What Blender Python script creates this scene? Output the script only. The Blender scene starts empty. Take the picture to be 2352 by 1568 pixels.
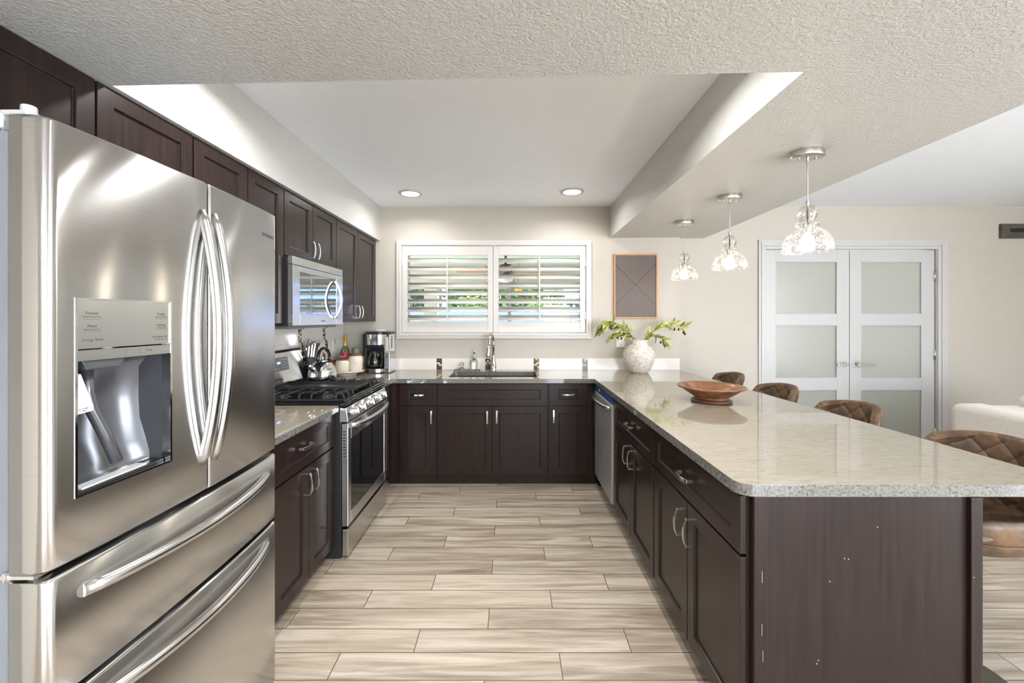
import bpy, bmesh, math, random
from mathutils import Vector, Matrix
random.seed(7)
PI = math.pi
S = bpy.context.scene
C = S.collection
# ------------------------------------------------------------------ camera, world, exposure
cam = bpy.data.cameras.new('camera')
cam.sensor_fit = 'HORIZONTAL'; cam.sensor_width = 36.0
cam.lens = 968.0 / 2352.0 * 36.0
cam.shift_y = -52.0 / 2352.0
cam.clip_start = 0.05; cam.clip_end = 200
camo = bpy.data.objects.new('camera', cam); C.objects.link(camo)
camo.location = (0, 0, 1.40); camo.rotation_euler = (PI / 2, 0, 0)
S.camera = camo
WORLD = 9.0
w = bpy.data.worlds.new('sky'); S.world = w; w.use_nodes = True
wn = w.node_tree.nodes; wl = w.node_tree.links
bgn = wn['Background']; bgn.inputs[1].default_value = WORLD
tcw = wn.new('ShaderNodeTexCoord'); sepw = wn.new('ShaderNodeSeparateXYZ'); rw = wn.new('ShaderNodeValToRGB')
wl.new(tcw.outputs['Generated'], sepw.inputs[0]); wl.new(sepw.outputs[2], rw.inputs[0]); wl.new(rw.outputs[0], bgn.inputs[0])
rw.color_ramp.elements[0].position = 0.0; rw.color_ramp.elements[0].color = (0.91, 0.95, 1.0, 1)
rw.color_ramp.elements[1].position = 0.7; rw.color_ramp.elements[1].color = (0.62, 0.78, 1.0, 1)
S.view_settings.view_transform = 'Standard'; S.view_settings.look = 'None'
S.view_settings.gamma = 1.0; S.view_settings.use_curve_mapping = False
S.view_settings.exposure = 1.1
try:
    S.cycles.use_denoising = True
    S.cycles.max_bounces = 10; S.cycles.diffuse_bounces = 5; S.cycles.glossy_bounces = 5
    S.cycles.transparent_max_bounces = 24; S.cycles.transmission_bounces = 8
    S.cycles.sample_clamp_indirect = 6.0
    S.cycles.caustics_reflective = False; S.cycles.caustics_refractive = False
except Exception:
    pass

def area_light(name, loc, rot, sx, sy, power, color=(1, 1, 1), shape='RECTANGLE', spread=PI, portal=False):
    l = bpy.data.lights.new(name, 'AREA'); l.shape = shape; l.size = sx
    if shape in ('RECTANGLE', 'ELLIPSE'): l.size_y = sy
    l.energy = power; l.color = color; l.spread = spread
    o = bpy.data.objects.new(name, l); C.objects.link(o); o.location = loc; o.rotation_euler = rot
    if portal: l.cycles.is_portal = True
    return o
# daylight comes in through the window openings; these mark the openings for sampling the sky
area_light('added_daylight_right', (5.19, -.85, 1.2), (0, PI / 2, 0), 2.3, 2.1, 1, portal=True)  # right and rear openings are unseen, added to let light in
area_light('added_daylight_rear', (2.65, -3.99, 1.2), (PI / 2, 0, PI), 3.5, 2.3, 1, portal=True)
area_light('window_daylight_kitchen', (-0.18, 4.30, 1.68), (-PI / 2, 0, 0), 1.8, 0.9, 1, portal=True)

# ------------------------------------------------------------------ materials
def nodes(name):
    m = bpy.data.materials.new(name); m.use_nodes = True
    nt = m.node_tree
    return m, nt, nt.nodes['Principled BSDF']
def N(nt, typ, ins=None, **kw):
    n = nt.nodes.new(typ)
    for k, v in kw.items(): setattr(n, k, v)
    if ins:
        for k, v in ins.items():
            if isinstance(v, bpy.types.NodeSocket): nt.links.new(v, n.inputs[k])
            else: n.inputs[k].default_value = v
    return n
def M_(nt, op, a, b=0.0, c=0.0):
    return N(nt, 'ShaderNodeMath', {0: a, 1: b, 2: c}, operation=op).outputs[0]
def ramp(nt, fac, stops):
    r = N(nt, 'ShaderNodeValToRGB', {0: fac}); e = r.color_ramp.elements
    while len(e) < len(stops): e.new(0.5)
    for i, (p, c) in enumerate(stops):
        e[i].position = p; e[i].color = (*c, 1) if len(c) == 3 else c
    return r.outputs[0]
def mixc(nt, fac, a, b, mode='MIX'):
    n = nt.nodes.new('ShaderNodeMix'); n.data_type = 'RGBA'; n.blend_type = mode
    for i, v in ((0, fac), (6, a), (7, b)):
        if isinstance(v, bpy.types.NodeSocket): nt.links.new(v, n.inputs[i])
        else: n.inputs[i].default_value = v if i == 0 else ((*v, 1) if len(v) == 3 else v)
    return n.outputs[2]
def srgb(r, g, b):
    f = lambda v: (v / 255 / 12.92) if v <= 10 else ((v / 255 + 0.055) / 1.055) ** 2.4
    return (f(r), f(g), f(b))
def pos(nt): return N(nt, 'ShaderNodeNewGeometry').outputs['Position']
def objc(nt): return N(nt, 'ShaderNodeTexCoord').outputs['Object']
def scaled(nt, v, s): return N(nt, 'ShaderNodeMapping', {0: v, 3: s}).outputs[0]
def bump(nt, p, h, strength, dist):
    b = N(nt, 'ShaderNodeBump', {'Height': h, 'Strength': strength, 'Distance': dist})
    nt.links.new(b.outputs[0], p.inputs['Normal'])
def plain(name, col, rough=0.5, metal=0.0, var=0.06, scale=8.0, bs=0.0, bscale=200.0, coat=0.0, spec=0.5, bdist=0.001, sheen=0.0, ior=1.5):
    m, nt, p = nodes(name)
    v = pos(nt) if False else objc(nt)
    n = N(nt, 'ShaderNodeTexNoise', {'Vector': v, 'Scale': scale, 'Detail': 3.0}).outputs[0]
    c = ramp(nt, n, [(0.3, tuple(x * (1 - var) for x in col)), (0.7, tuple(min(1, x * (1 + var)) for x in col))])
    nt.links.new(c, p.inputs['Base Color'])
    p.inputs['Roughness'].default_value = rough; p.inputs['Metallic'].default_value = metal
    p.inputs['Coat Weight'].default_value = coat; p.inputs['Specular IOR Level'].default_value = spec
    p.inputs['Sheen Weight'].default_value = sheen; p.inputs['IOR'].default_value = ior
    p.inputs['Coat Roughness'].default_value = 0.08
    if bs > 0:
        h = N(nt, 'ShaderNodeTexNoise', {'Vector': v, 'Scale': bscale, 'Detail': 4.0}).outputs[0]
        bump(nt, p, h, bs, bdist)
    return m
def emis(name, col, strength):
    m, nt, p = nodes(name)
    p.inputs['Base Color'].default_value = (*col, 1)
    p.inputs['Emission Color'].default_value = (*col, 1); p.inputs['Emission Strength'].default_value = strength
    return m
M = {}
M['wall'] = plain('wall_paint', srgb(188, 182, 171), 0.6, var=0.015, bs=0.25, bscale=160, bdist=0.002)
M['white'] = plain('white_paint', srgb(190, 189, 188), 0.35, var=0.01)
M['shutter'] = plain('shutter_paint', srgb(210, 206, 201), 0.35, var=0.01)
M['tray_ceiling'] = plain('white_ceiling_paint', srgb(243, 247, 253), 0.6, var=0.01, bs=0.15, bscale=120, bdist=0.002)
def knock():
    m, nt, p = nodes('textured_ceiling_paint')
    v = pos(nt)
    n1 = N(nt, 'ShaderNodeTexNoise', {'Vector': v, 'Scale': 85.0, 'Detail': 4.0, 'Distortion': 0.5}).outputs[0]
    n2 = N(nt, 'ShaderNodeTexNoise', {'Vector': v, 'Scale': 140.0, 'Detail': 2.0}).outputs[0]
    h = M_(nt, 'ADD', ramp(nt, n1, [(0.42, (0, 0, 0)), (0.58, (1, 1, 1))]), M_(nt, 'MULTIPLY', n2, 0.5))
    bump(nt, p, h, 0.42, 0.0035)
    p.inputs['Base Color'].default_value = (*srgb(199, 198, 195), 1); p.inputs['Roughness'].default_value = 0.42
    return m
M['ceiling'] = knock()
def steel(name, col, rough, horiz=True, aniso=0.75, streak=0.10):
    m, nt, p = nodes(name)
    v = objc(nt)
    sv = scaled(nt, v, (3, 3, 900) if horiz else (900, 900, 3))
    n = N(nt, 'ShaderNodeTexNoise', {'Vector': sv, 'Scale': 1.0, 'Detail': 2.0}).outputs[0]
    c = ramp(nt, n, [(0.3, tuple(x * (1 - streak) for x in col)), (0.7, col)])
    nt.links.new(c, p.inputs['Base Color'])
    p.inputs['Metallic'].default_value = 1.0; p.inputs['Roughness'].default_value = rough
    p.inputs['Anisotropic'].default_value = aniso; p.inputs['Anisotropic Rotation'].default_value = 0.25
    t = N(nt, 'ShaderNodeTangent', direction_type='RADIAL', axis='Z')
    nt.links.new(t.outputs[0], p.inputs['Tangent'])
    bump(nt, p, n, 0.02, 0.0003)
    return m
M['steel'] = steel('brushed_stainless', (0.66, 0.655, 0.645), 0.20, aniso=1.0)
M['steel_dull'] = plain('dull_stainless', (0.50, 0.50, 0.50), 0.55, 1.0, var=0.05)
M['steel_bar'] = plain('satin_stainless', (0.60, 0.595, 0.59), 0.22, 1.0, var=0.03)
M['chrome'] = plain('chrome', (0.80, 0.80, 0.81), 0.06, 1.0, var=0.02)
M['nickel'] = plain('brushed_nickel', (0.60, 0.57, 0.53), 0.26, 1.0, var=0.04)
M['black'] = plain('black_plastic', (0.018, 0.018, 0.02), 0.35, var=0.1)
M['black_gloss'] = plain('black_enamel', (0.008, 0.008, 0.009), 0.08, var=0.1)
M['black_glass'] = plain('dark_oven_glass', (0.006, 0.006, 0.007), 0.03, var=0.1, ior=1.6)
M['iron'] = plain('cast_iron', (0.018, 0.019, 0.018), 0.38, var=0.2, bs=0.2, bscale=300)
M['grey_plastic'] = plain('grey_plastic', (0.12, 0.125, 0.135), 0.35, var=0.05)
M['fridge_side'] = plain('fridge_side_paint', (0.26, 0.29, 0.32), 0.4, var=0.05, bs=0.2, bscale=500)
M['grey_mid'] = plain('grey_print', (0.07, 0.07, 0.075), 0.5)
M['dispenser'] = plain('dispenser_cavity_finish', (0.13, 0.135, 0.15), 0.22, 0.6, var=0.08)
M['light_grey'] = plain('light_grey_plastic', (0.55, 0.56, 0.58), 0.3)
M['offwhite'] = plain('off_white_plastic', srgb(235, 232, 226), 0.35, var=0.01)
M['label_white'] = plain('white_label', srgb(240, 240, 238), 0.6, var=0.01)
def espresso(name, vert=True):
    m, nt, p = nodes(name)
    v = objc(nt)
    sv = scaled(nt, v, (60, 60, 3) if vert else (8, 8, 60))
    n = N(nt, 'ShaderNodeTexNoise', {'Vector': sv, 'Scale': 1.0, 'Detail': 4.0, 'Distortion': 0.4}).outputs[0]
    n2 = N(nt, 'ShaderNodeTexNoise', {'Vector': v, 'Scale': 4.0, 'Detail': 2.0}).outputs[0]
    a = ramp(nt, n, [(0.3, (0.0105, 0.0055, 0.0048)), (0.7, (0.026, 0.0140, 0.0115))])
    c = mixc(nt, ramp(nt, n2, [(0.35, (0, 0, 0)), (0.75, (0.5, 0.5, 0.5))]), a, (0.017, 0.0115, 0.010))
    nt.links.new(c, p.inputs['Base Color'])
    p.inputs['Roughness'].default_value = 0.29; p.inputs['IOR'].default_value = 1.40; p.inputs['Specular IOR Level'].default_value = 0.46
    bump(nt, p, n, 0.05, 0.0006)
    return m
M['espresso'] = espresso('espresso_stained_wood')
M['scuff'] = plain('worn_edge', (0.35, 0.3, 0.28), 0.5)
def granite(name, edge=False):
    m, nt, p = nodes(name)
    v = pos(nt)
    rot = N(nt, 'ShaderNodeMapping', {0: v, 2: (0, 0, 0.28), 3: (18, 62, 66)}).outputs[0]
    st = N(nt, 'ShaderNodeTexNoise', {'Vector': rot, 'Scale': 1.0, 'Detail': 6.0, 'Roughness': 0.65, 'Distortion': 0.5}).outputs[0]
    big = N(nt, 'ShaderNodeTexNoise', {'Vector': scaled(nt, v, (2.2, 4.0, 4)), 'Scale': 1.0, 'Detail': 4.0, 'Distortion': 1.2}).outputs[0]
    base = ramp(nt, st, [(0.26, srgb(124, 114, 100)), (0.42, srgb(146, 138, 123)), (0.7, srgb(157, 151, 137))])
    base = mixc(nt, ramp(nt, big, [(0.35, (0.35, 0.35, 0.35)), (0.6, (0, 0, 0))]), base, srgb(140, 131, 114))
    spv = N(nt, 'ShaderNodeMapping', {0: v, 2: (0, 0, 0.28), 3: (60, 260, 260)}).outputs[0]
    sp = N(nt, 'ShaderNodeTexNoise', {'Vector': spv, 'Scale': 1.0, 'Detail': 3.0, 'Roughness': 0.7}).outputs[0]
    base = mixc(nt, ramp(nt, sp, [(0.27, (0.8, 0.8, 0.8)), (0.36, (0, 0, 0))]), base, srgb(92, 82, 74))
    g = N(nt, 'ShaderNodeTexNoise', {'Vector': v, 'Scale': 420.0, 'Detail': 1.0}).outputs[0]
    base = mixc(nt, 0.5, base, ramp(nt, g, [(0.3, (0.72, 0.71, 0.7)), (0.6, (1, 1, 1))]), 'MULTIPLY')
    # the edge is cooler and speckled, and painted darker to offset the rear daylight
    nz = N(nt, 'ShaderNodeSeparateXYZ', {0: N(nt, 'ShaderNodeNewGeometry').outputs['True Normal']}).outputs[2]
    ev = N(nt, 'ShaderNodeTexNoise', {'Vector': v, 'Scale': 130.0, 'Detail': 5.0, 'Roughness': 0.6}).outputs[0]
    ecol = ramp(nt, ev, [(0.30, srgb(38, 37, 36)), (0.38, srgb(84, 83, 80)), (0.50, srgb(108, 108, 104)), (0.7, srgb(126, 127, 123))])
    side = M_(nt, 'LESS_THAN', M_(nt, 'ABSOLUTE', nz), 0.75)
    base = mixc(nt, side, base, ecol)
    nt.links.new(base, p.inputs['Base Color'])
    p.inputs['Roughness'].default_value = 0.035; p.inputs['IOR'].default_value = 1.85
    return m
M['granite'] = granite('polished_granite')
def floor_mat():
    m, nt, p = nodes('wood_look_plank_tile')
    s = N(nt, 'ShaderNodeSeparateXYZ', {0: pos(nt)}); x, y = s.outputs[0], s.outputs[1]
    PW, PL = 0.1355, 0.916
    v = M_(nt, 'DIVIDE', M_(nt, 'SUBTRACT', y, 1.633), PW); row = M_(nt, 'FLOOR', v); fv = M_(nt, 'SUBTRACT', v, row)
    u = M_(nt, 'DIVIDE', M_(nt, 'SUBTRACT', M_(nt, 'ADD', x, 0.718), M_(nt, 'MULTIPLY', row, 0.3045)), PL)
    col = M_(nt, 'FLOOR', u); fu = M_(nt, 'SUBTRACT', u, col)
    du = M_(nt, 'MULTIPLY', M_(nt, 'MINIMUM', fu, M_(nt, 'SUBTRACT', 1.0, fu)), PL)
    dv = M_(nt, 'MULTIPLY', M_(nt, 'MINIMUM', fv, M_(nt, 'SUBTRACT', 1.0, fv)), PW)
    d = M_(nt, 'MINIMUM', du, dv)
    grout = M_(nt, 'LESS_THAN', d, 0.0021)
    idv = N(nt, 'ShaderNodeCombineXYZ', {0: col, 1: row, 2: 3.0}).outputs[0]
    wn_ = N(nt, 'ShaderNodeTexWhiteNoise', {'Vector': idv}); r1 = wn_.outputs[0]
    rs = N(nt, 'ShaderNodeSeparateXYZ', {0: wn_.outputs[1]})
    ox = M_(nt, 'MULTIPLY', rs.outputs[0], 37.0); oy = M_(nt, 'MULTIPLY', rs.outputs[1], 53.0)
    wv = N(nt, 'ShaderNodeCombineXYZ', {0: M_(nt, 'ADD', M_(nt, 'MULTIPLY', x, 1.3), ox), 1: M_(nt, 'ADD', M_(nt, 'MULTIPLY', y, 16.0), oy), 2: ox}).outputs[0]
    g1 = N(nt, 'ShaderNodeTexNoise', {'Vector': wv, 'Scale': 1.1, 'Detail': 5.0, 'Roughness': 0.55, 'Distortion': 0.9}).outputs[0]
    wv2 = N(nt, 'ShaderNodeCombineXYZ', {0: M_(nt, 'ADD', M_(nt, 'MULTIPLY', x, 5.0), ox), 1: M_(nt, 'ADD', M_(nt, 'MULTIPLY', y, 150.0), oy), 2: ox}).outputs[0]
    g2 = N(nt, 'ShaderNodeTexNoise', {'Vector': wv2, 'Scale': 1.0, 'Detail': 4.0, 'Distortion': 0.8}).outputs[0]
    c = ramp(nt, g1, [(0.30, srgb(134, 120, 106)), (0.44, srgb(163, 150, 134)), (0.60, srgb(188, 177, 162)), (0.78, srgb(202, 193, 179))])
    c = mixc(nt, 0.55, c, ramp(nt, g2, [(0.32, (0.66, 0.64, 0.62)), (0.58, (1, 1, 1))]), 'MULTIPLY')
    c = mixc(nt, 1.0, c, ramp(nt, r1, [(0.0, (0.82, 0.80, 0.78)), (0.5, (0.98, 0.98, 0.98)), (1.0, (1.13, 1.12, 1.10))]), 'MULTIPLY')
    c = mixc(nt, grout, c, srgb(96, 76, 60))
    nt.links.new(c, p.inputs['Base Color'])
    p.inputs['Roughness'].default_value = 0.38
    h = M_(nt, 'SUBTRACT', M_(nt, 'MULTIPLY', g2, 0.15), grout)
    bump(nt, p, h, 0.35, 0.001)
    return m
M['floor'] = floor_mat()
def thin_glass(name, tint=(1, 1, 1), refl=1.0, rough=0.02, specks=0.0):
    m = bpy.data.materials.new(name); m.use_nodes = True; nt = m.node_tree; nt.nodes.clear()
    out = N(nt, 'ShaderNodeOutputMaterial')
    tr = N(nt, 'ShaderNodeBsdfTransparent', {0: (*tint, 1)}); gl = N(nt, 'ShaderNodeBsdfGlossy', {0: (1, 1, 1, 1), 1: rough})
    fr = N(nt, 'ShaderNodeLayerWeight', {0: 0.35}).outputs['Fresnel']
    fac = M_(nt, 'MULTIPLY', fr, refl)
    mx = N(nt, 'ShaderNodeMixShader', {0: fac, 1: tr.outputs[0], 2: gl.outputs[0]})
    fin = mx
    if specks:
        vo = N(nt, 'ShaderNodeTexVoronoi', {'Vector': objc(nt), 'Scale': 150.0, 'Randomness': 1.0})
        nz = N(nt, 'ShaderNodeTexNoise', {'Vector': objc(nt), 'Scale': 40.0}).outputs[0]
        mask = M_(nt, 'LESS_THAN', vo.outputs[0], M_(nt, 'MULTIPLY', M_(nt, 'SUBTRACT', nz, 0.22), specks))
        wh = N(nt, 'ShaderNodeBsdfTranslucent', {0: (1, 1, 1, 1)}); wd = N(nt, 'ShaderNodeBsdfDiffuse', {0: (1, 1, 1, 1)})
        ms = N(nt, 'ShaderNodeMixShader', {0: 0.5, 1: wh.outputs[0], 2: wd.outputs[0]})
        fin = N(nt, 'ShaderNodeMixShader', {0: M_(nt, 'MULTIPLY', mask, 0.85), 1: mx.outputs[0], 2: ms.outputs[0]})
    nt.links.new(fin.outputs[0], out.inputs[0])
    return m
M['glass'] = thin_glass('tinted_window_glass', (0.82, 0.82, 0.82), .6)  # grey tint is put in to dim the bright yard outside
M['seeded_glass'] = thin_glass('seeded_glass', (0.985, 0.985, 0.98), 0.5, 0.04, specks=0.75)
M['clear_pend'] = thin_glass('clear_blown_glass', (0.97, 0.97, 0.96), 0.5)
M['amber'] = thin_glass('amber_honey_glass', (0.75, 0.25, 0.04), 0.6)
M['bottle_glass'] = thin_glass('olive_bottle_glass', (0.86, 0.86, 0.76), 0.8)
def frosted():
    m = bpy.data.materials.new('frosted_glass'); m.use_nodes = True; nt = m.node_tree; nt.nodes.clear()
    out = N(nt, 'ShaderNodeOutputMaterial')
    tl = N(nt, 'ShaderNodeBsdfTranslucent', {0: (*srgb(180, 180, 172), 1)}); d = N(nt, 'ShaderNodeBsdfDiffuse', {0: (*srgb(206, 205, 198), 1)})
    mx = N(nt, 'ShaderNodeMixShader', {0: 0.45, 1: tl.outputs[0], 2: d.outputs[0]})
    gl = N(nt, 'ShaderNodeBsdfGlossy', {0: (1, 1, 1, 1), 1: 0.25})
    m2 = N(nt, 'ShaderNodeMixShader', {0: 0.04, 1: mx.outputs[0], 2: gl.outputs[0]})
    nt.links.new(m2.outputs[0], out.inputs[0])
    return m
M['frosted'] = frosted()
M['bulb'] = emis('lit_bulb', (1.0, 0.88, 0.68), 15.0)
M['downlight'] = emis('lit_downlight_lens', (1.0, 0.95, 0.88), 5.0)
M['display'] = emis('blue_led_digits', (0.15, 0.35, 1.0), 2.0)
M['tile_white'] = plain('white_ceramic_tile', srgb(228, 223, 216), 0.12, var=0.02, scale=6)
M['grout'] = plain('tile_grout', srgb(205, 196, 184), 0.8)
M['mos_dark'] = plain('dark_mosaic_glass', srgb(62, 48, 42), 0.1, var=0.3, scale=60)
M['mos_brown'] = plain('brown_mosaic_stone', srgb(120, 98, 80), 0.25, var=0.3, scale=60)
M['mos_light'] = plain('beige_mosaic_stone', srgb(205, 190, 168), 0.3, var=0.1, scale=60)
def leather():
    m, nt, p = nodes('distressed_brown_leather')
    v = objc(nt)
    n = N(nt, 'ShaderNodeTexNoise', {'Vector': v, 'Scale': 9.0, 'Detail': 6.0, 'Roughness': 0.65}).outputs[0]
    c = ramp(nt, n, [(0.3, srgb(54, 42, 34)), (0.5, srgb(88, 66, 47)), (0.68, srgb(126, 96, 62))])
    nt.links.new(c, p.inputs['Base Color']); p.inputs['Roughness'].default_value = 0.42
    f = N(nt, 'ShaderNodeTexNoise', {'Vector': v, 'Scale': 220.0, 'Detail': 3.0}).outputs[0]
    bump(nt, p, f, 0.25, 0.001)
    return m
M['leather'] = leather()
M['sofa'] = plain('oatmeal_linen', srgb(226, 220, 212), 0.9, var=0.05, scale=60, bs=0.5, bscale=500, sheen=0.3)
M['knit'] = plain('white_knit', srgb(236, 234, 228), 0.9, var=0.03, bs=0.8, bscale=90, bdist=0.006)
M['art_wood'] = plain('honey_oak_frame', srgb(190, 134, 78), 0.4, var=0.12, scale=25)
def art():
    m, nt, p = nodes('diagonal_slat_panel')
    s = N(nt, 'ShaderNodeSeparateXYZ', {0: pos(nt)})
    dx = M_(nt, 'SUBTRACT', s.outputs[0], 1.214); dz = M_(nt, 'SUBTRACT', s.outputs[2], 1.735)
    side = M_(nt, 'GREATER_THAN', M_(nt, 'ABSOLUTE', dx), M_(nt, 'ABSOLUTE', dz))
    a = M_(nt, 'ADD', dx, dz); b = M_(nt, 'SUBTRACT', dx, dz)
    t = M_(nt, 'ADD', M_(nt, 'MULTIPLY', side, a), M_(nt, 'MULTIPLY', M_(nt, 'SUBTRACT', 1.0, side), b))
    fr = M_(nt, 'FRACT', M_(nt, 'MULTIPLY', t, 68.0))
    e = M_(nt, 'ABSOLUTE', M_(nt, 'SUBTRACT', M_(nt, 'ABSOLUTE', dx), M_(nt, 'ABSOLUTE', dz)))
    line = M_(nt, 'MAXIMUM', M_(nt, 'GREATER_THAN', fr, 0.55), M_(nt, 'LESS_THAN', e, 0.003))
    c = mixc(nt, line, srgb(124, 107, 100), srgb(30, 24, 23))
    nt.links.new(c, p.inputs['Base Color']); p.inputs['Roughness'].default_value = 0.5
    bump(nt, p, M_(nt, 'SUBTRACT', 1.0, line), 0.5, 0.003)
    return m
M['art'] = art()
def acacia():
    m, nt, p = nodes('acacia_wood')
    v = objc(nt)
    s = N(nt, 'ShaderNodeSeparateXYZ', {0: v})
    ang = M_(nt, 'ARCTAN2', s.outputs[1], s.outputs[0])
    seg = M_(nt, 'FLOOR', M_(nt, 'MULTIPLY', M_(nt, 'ADD', ang, 3.2), 3.2))
    lay = M_(nt, 'FLOOR', M_(nt, 'MULTIPLY', s.outputs[2], 32.0))
    r = N(nt, 'ShaderNodeTexWhiteNoise', {'Vector': N(nt, 'ShaderNodeCombineXYZ', {0: seg, 1: lay}).outputs[0]}).outputs[0]
    g = N(nt, 'ShaderNodeTexNoise', {'Vector': scaled(nt, v, (14, 14, 60)), 'Scale': 1.0, 'Detail': 4.0, 'Distortion': 1.0}).outputs[0]
    c = ramp(nt, r, [(0.0, srgb(100, 62, 38)), (0.5, srgb(128, 84, 52)), (1.0, srgb(152, 108, 72))])
    c = mixc(nt, 0.7, c, ramp(nt, g, [(0.3, (0.6, 0.5, 0.42)), (0.6, (1, 1, 1))]), 'MULTIPLY')
    nt.links.new(c, p.inputs['Base Color']); p.inputs['Roughness'].default_value = 0.35; p.inputs['Coat Weight'].default_value = 0.1
    return m
M['acacia'] = acacia()
M['dark_wood'] = plain('dark_walnut', srgb(88, 54, 36), 0.35, var=0.2, scale=30)
def crackle():
    m, nt, p = nodes('whitewashed_terracotta')
    v = objc(nt)
    n = N(nt, 'ShaderNodeTexNoise', {'Vector': scaled(nt, v, (90, 90, 34)), 'Scale': 1.0, 'Detail': 6.0, 'Roughness': 0.75}).outputs[0]
    c = ramp(nt, n, [(0.36, srgb(168, 152, 138)), (0.5, srgb(214, 206, 196)), (0.62, srgb(238, 235, 228))])
    nt.links.new(c, p.inputs['Base Color']); p.inputs['Roughness'].default_value = 0.8
    bump(nt, p, n, 0.6, 0.004)
    return m
M['vase'] = crackle()
M['leaf'] = plain('olive_leaf_green', srgb(132, 138, 66), 0.5, var=0.35, scale=30)
M['leaf_pale'] = plain('pale_olive_leaf_green', srgb(190, 192, 120), 0.5, var=0.25, scale=30)
M['stem'] = plain('brown_stem', srgb(104, 82, 60), 0.7, var=0.2, scale=60)
M['olive'] = plain('dark_olive_skin', srgb(84, 52, 36), 0.3, var=0.3, scale=60)
M['cream'] = plain('cream_ceramic', srgb(228, 220, 198), 0.5, var=0.03, scale=12)
M['cream2'] = plain('pale_stone_ceramic', srgb(222, 214, 202), 0.5, var=0.03, scale=12)
M['lid_wood'] = plain('acacia_lid', srgb(112, 68, 46), 0.45, var=0.12, scale=40)
M['marble'] = plain('cream_marble', srgb(222, 212, 190), 0.25, var=0.05, scale=10)
M['marble2'] = plain('grey_marble', srgb(190, 186, 180), 0.3, var=0.08, scale=12)
M['cup'] = plain('grey_green_paper_cup', srgb(104, 116, 100), 0.7, var=0.06, scale=200)
M['cup_rim'] = plain('white_paper', srgb(236, 234, 228), 0.7)
M['gold'] = plain('gold_foil', srgb(206, 170, 88), 0.3, 0.7, var=0.08)
M['red_label'] = plain('red_label', srgb(186, 28, 46), 0.45, var=0.05)
M['honey'] = plain('honey', srgb(176, 84, 24), 0.15, var=0.2, scale=20)
M['red_lid'] = plain('red_rubber_seal', srgb(130, 46, 38), 0.4)
M['blue_film'] = plain('blue_protective_film', srgb(36, 72, 132), 0.25, var=0.15, scale=10)
M['weathered'] = plain('weathered_grey_board', srgb(82, 76, 68), 0.8, var=0.3, scale=18, bs=0.3, bscale=60)
M['soap'] = thin_glass('clear_soap_glass', (0.93, 0.94, 0.9), 0.9)
M['slate'] = plain('grey_slate', srgb(110, 106, 104), 0.5)
# outdoors
M['ext_cream'] = plain('patio_stucco', srgb(146, 142, 126), 0.9, var=0.04)
M['ext_ceiling'] = plain('patio_ceiling_paint', srgb(186, 190, 178), 0.9, var=0.02)
M['concrete'] = plain('patio_concrete', srgb(190, 186, 178), 0.9, var=0.08)
M['ext_fence'] = plain('pale_blue_block_wall', srgb(98, 110, 142), 0.9, var=0.04)
M['hedge'] = plain('hedge_leaves', srgb(44, 64, 34), 0.9, var=0.6, scale=3.0)
M['hedge2'] = plain('dry_shrub_leaves', srgb(92, 92, 38), 0.9, var=0.5, scale=5.0)
M['palm'] = plain('palm_leaf', srgb(120, 190, 60), 0.6, var=0.3, scale=8)
M['lawn'] = plain('lawn_grass', srgb(96, 132, 54), 0.9, var=0.3, scale=6)
M['blue_roof'] = plain('blue_metal_roof', srgb(78, 120, 200), 0.4, var=0.08)
M['blue_dark'] = plain('dark_blue_siding', srgb(36, 48, 72), 0.6, var=0.08)
M['fan_wood'] = plain('cedar_fan_blade', srgb(178, 116, 72), 0.5, var=0.1, scale=20)
M['bronze'] = plain('dark_bronze_metal', srgb(66, 62, 48), 0.5, 0.3)
M['lantern'] = plain('amber_lantern', srgb(230, 160, 70), 0.5)

# ------------------------------------------------------------------ mesh helpers
def new(): return bmesh.new()
def box(bm, x0, x1, y0, y1, z0, z1, mi=0):
    vs = [bm.verts.new((x, y, z)) for x in (x0, x1) for y in (y0, y1) for z in (z0, z1)]
    for f in ((0, 1, 3, 2), (4, 6, 7, 5), (0, 4, 5, 1), (2, 3, 7, 6), (0, 2, 6, 4), (1, 5, 7, 3)):
        bm.faces.new([vs[i] for i in f]).material_index = mi
    return vs
def lathe(bm, prof, c=(0, 0, 0), seg=32, sx=1.0, sy=1.0, mi=0, smooth=True):
    rings = []
    for r, z in prof:
        if r < 1e-6: rings.append([bm.verts.new((c[0], c[1], c[2] + z))])
        else: rings.append([bm.verts.new((c[0] + sx * r * math.cos(2 * PI * i / seg), c[1] + sy * r * math.sin(2 * PI * i / seg), c[2] + z)) for i in range(seg)])
    for a, b in zip(rings, rings[1:]):
        for i in range(seg):
            j = (i + 1) % seg
            if len(a) == 1 and len(b) == 1: continue
            if len(a) == 1: f = bm.faces.new((a[0], b[i], b[j]))
            elif len(b) == 1: f = bm.faces.new((a[i], b[0], a[j]))
            else: f = bm.faces.new((a[i], b[i], b[j], a[j]))
            f.smooth = smooth; f.material_index = mi
    return rings
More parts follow.
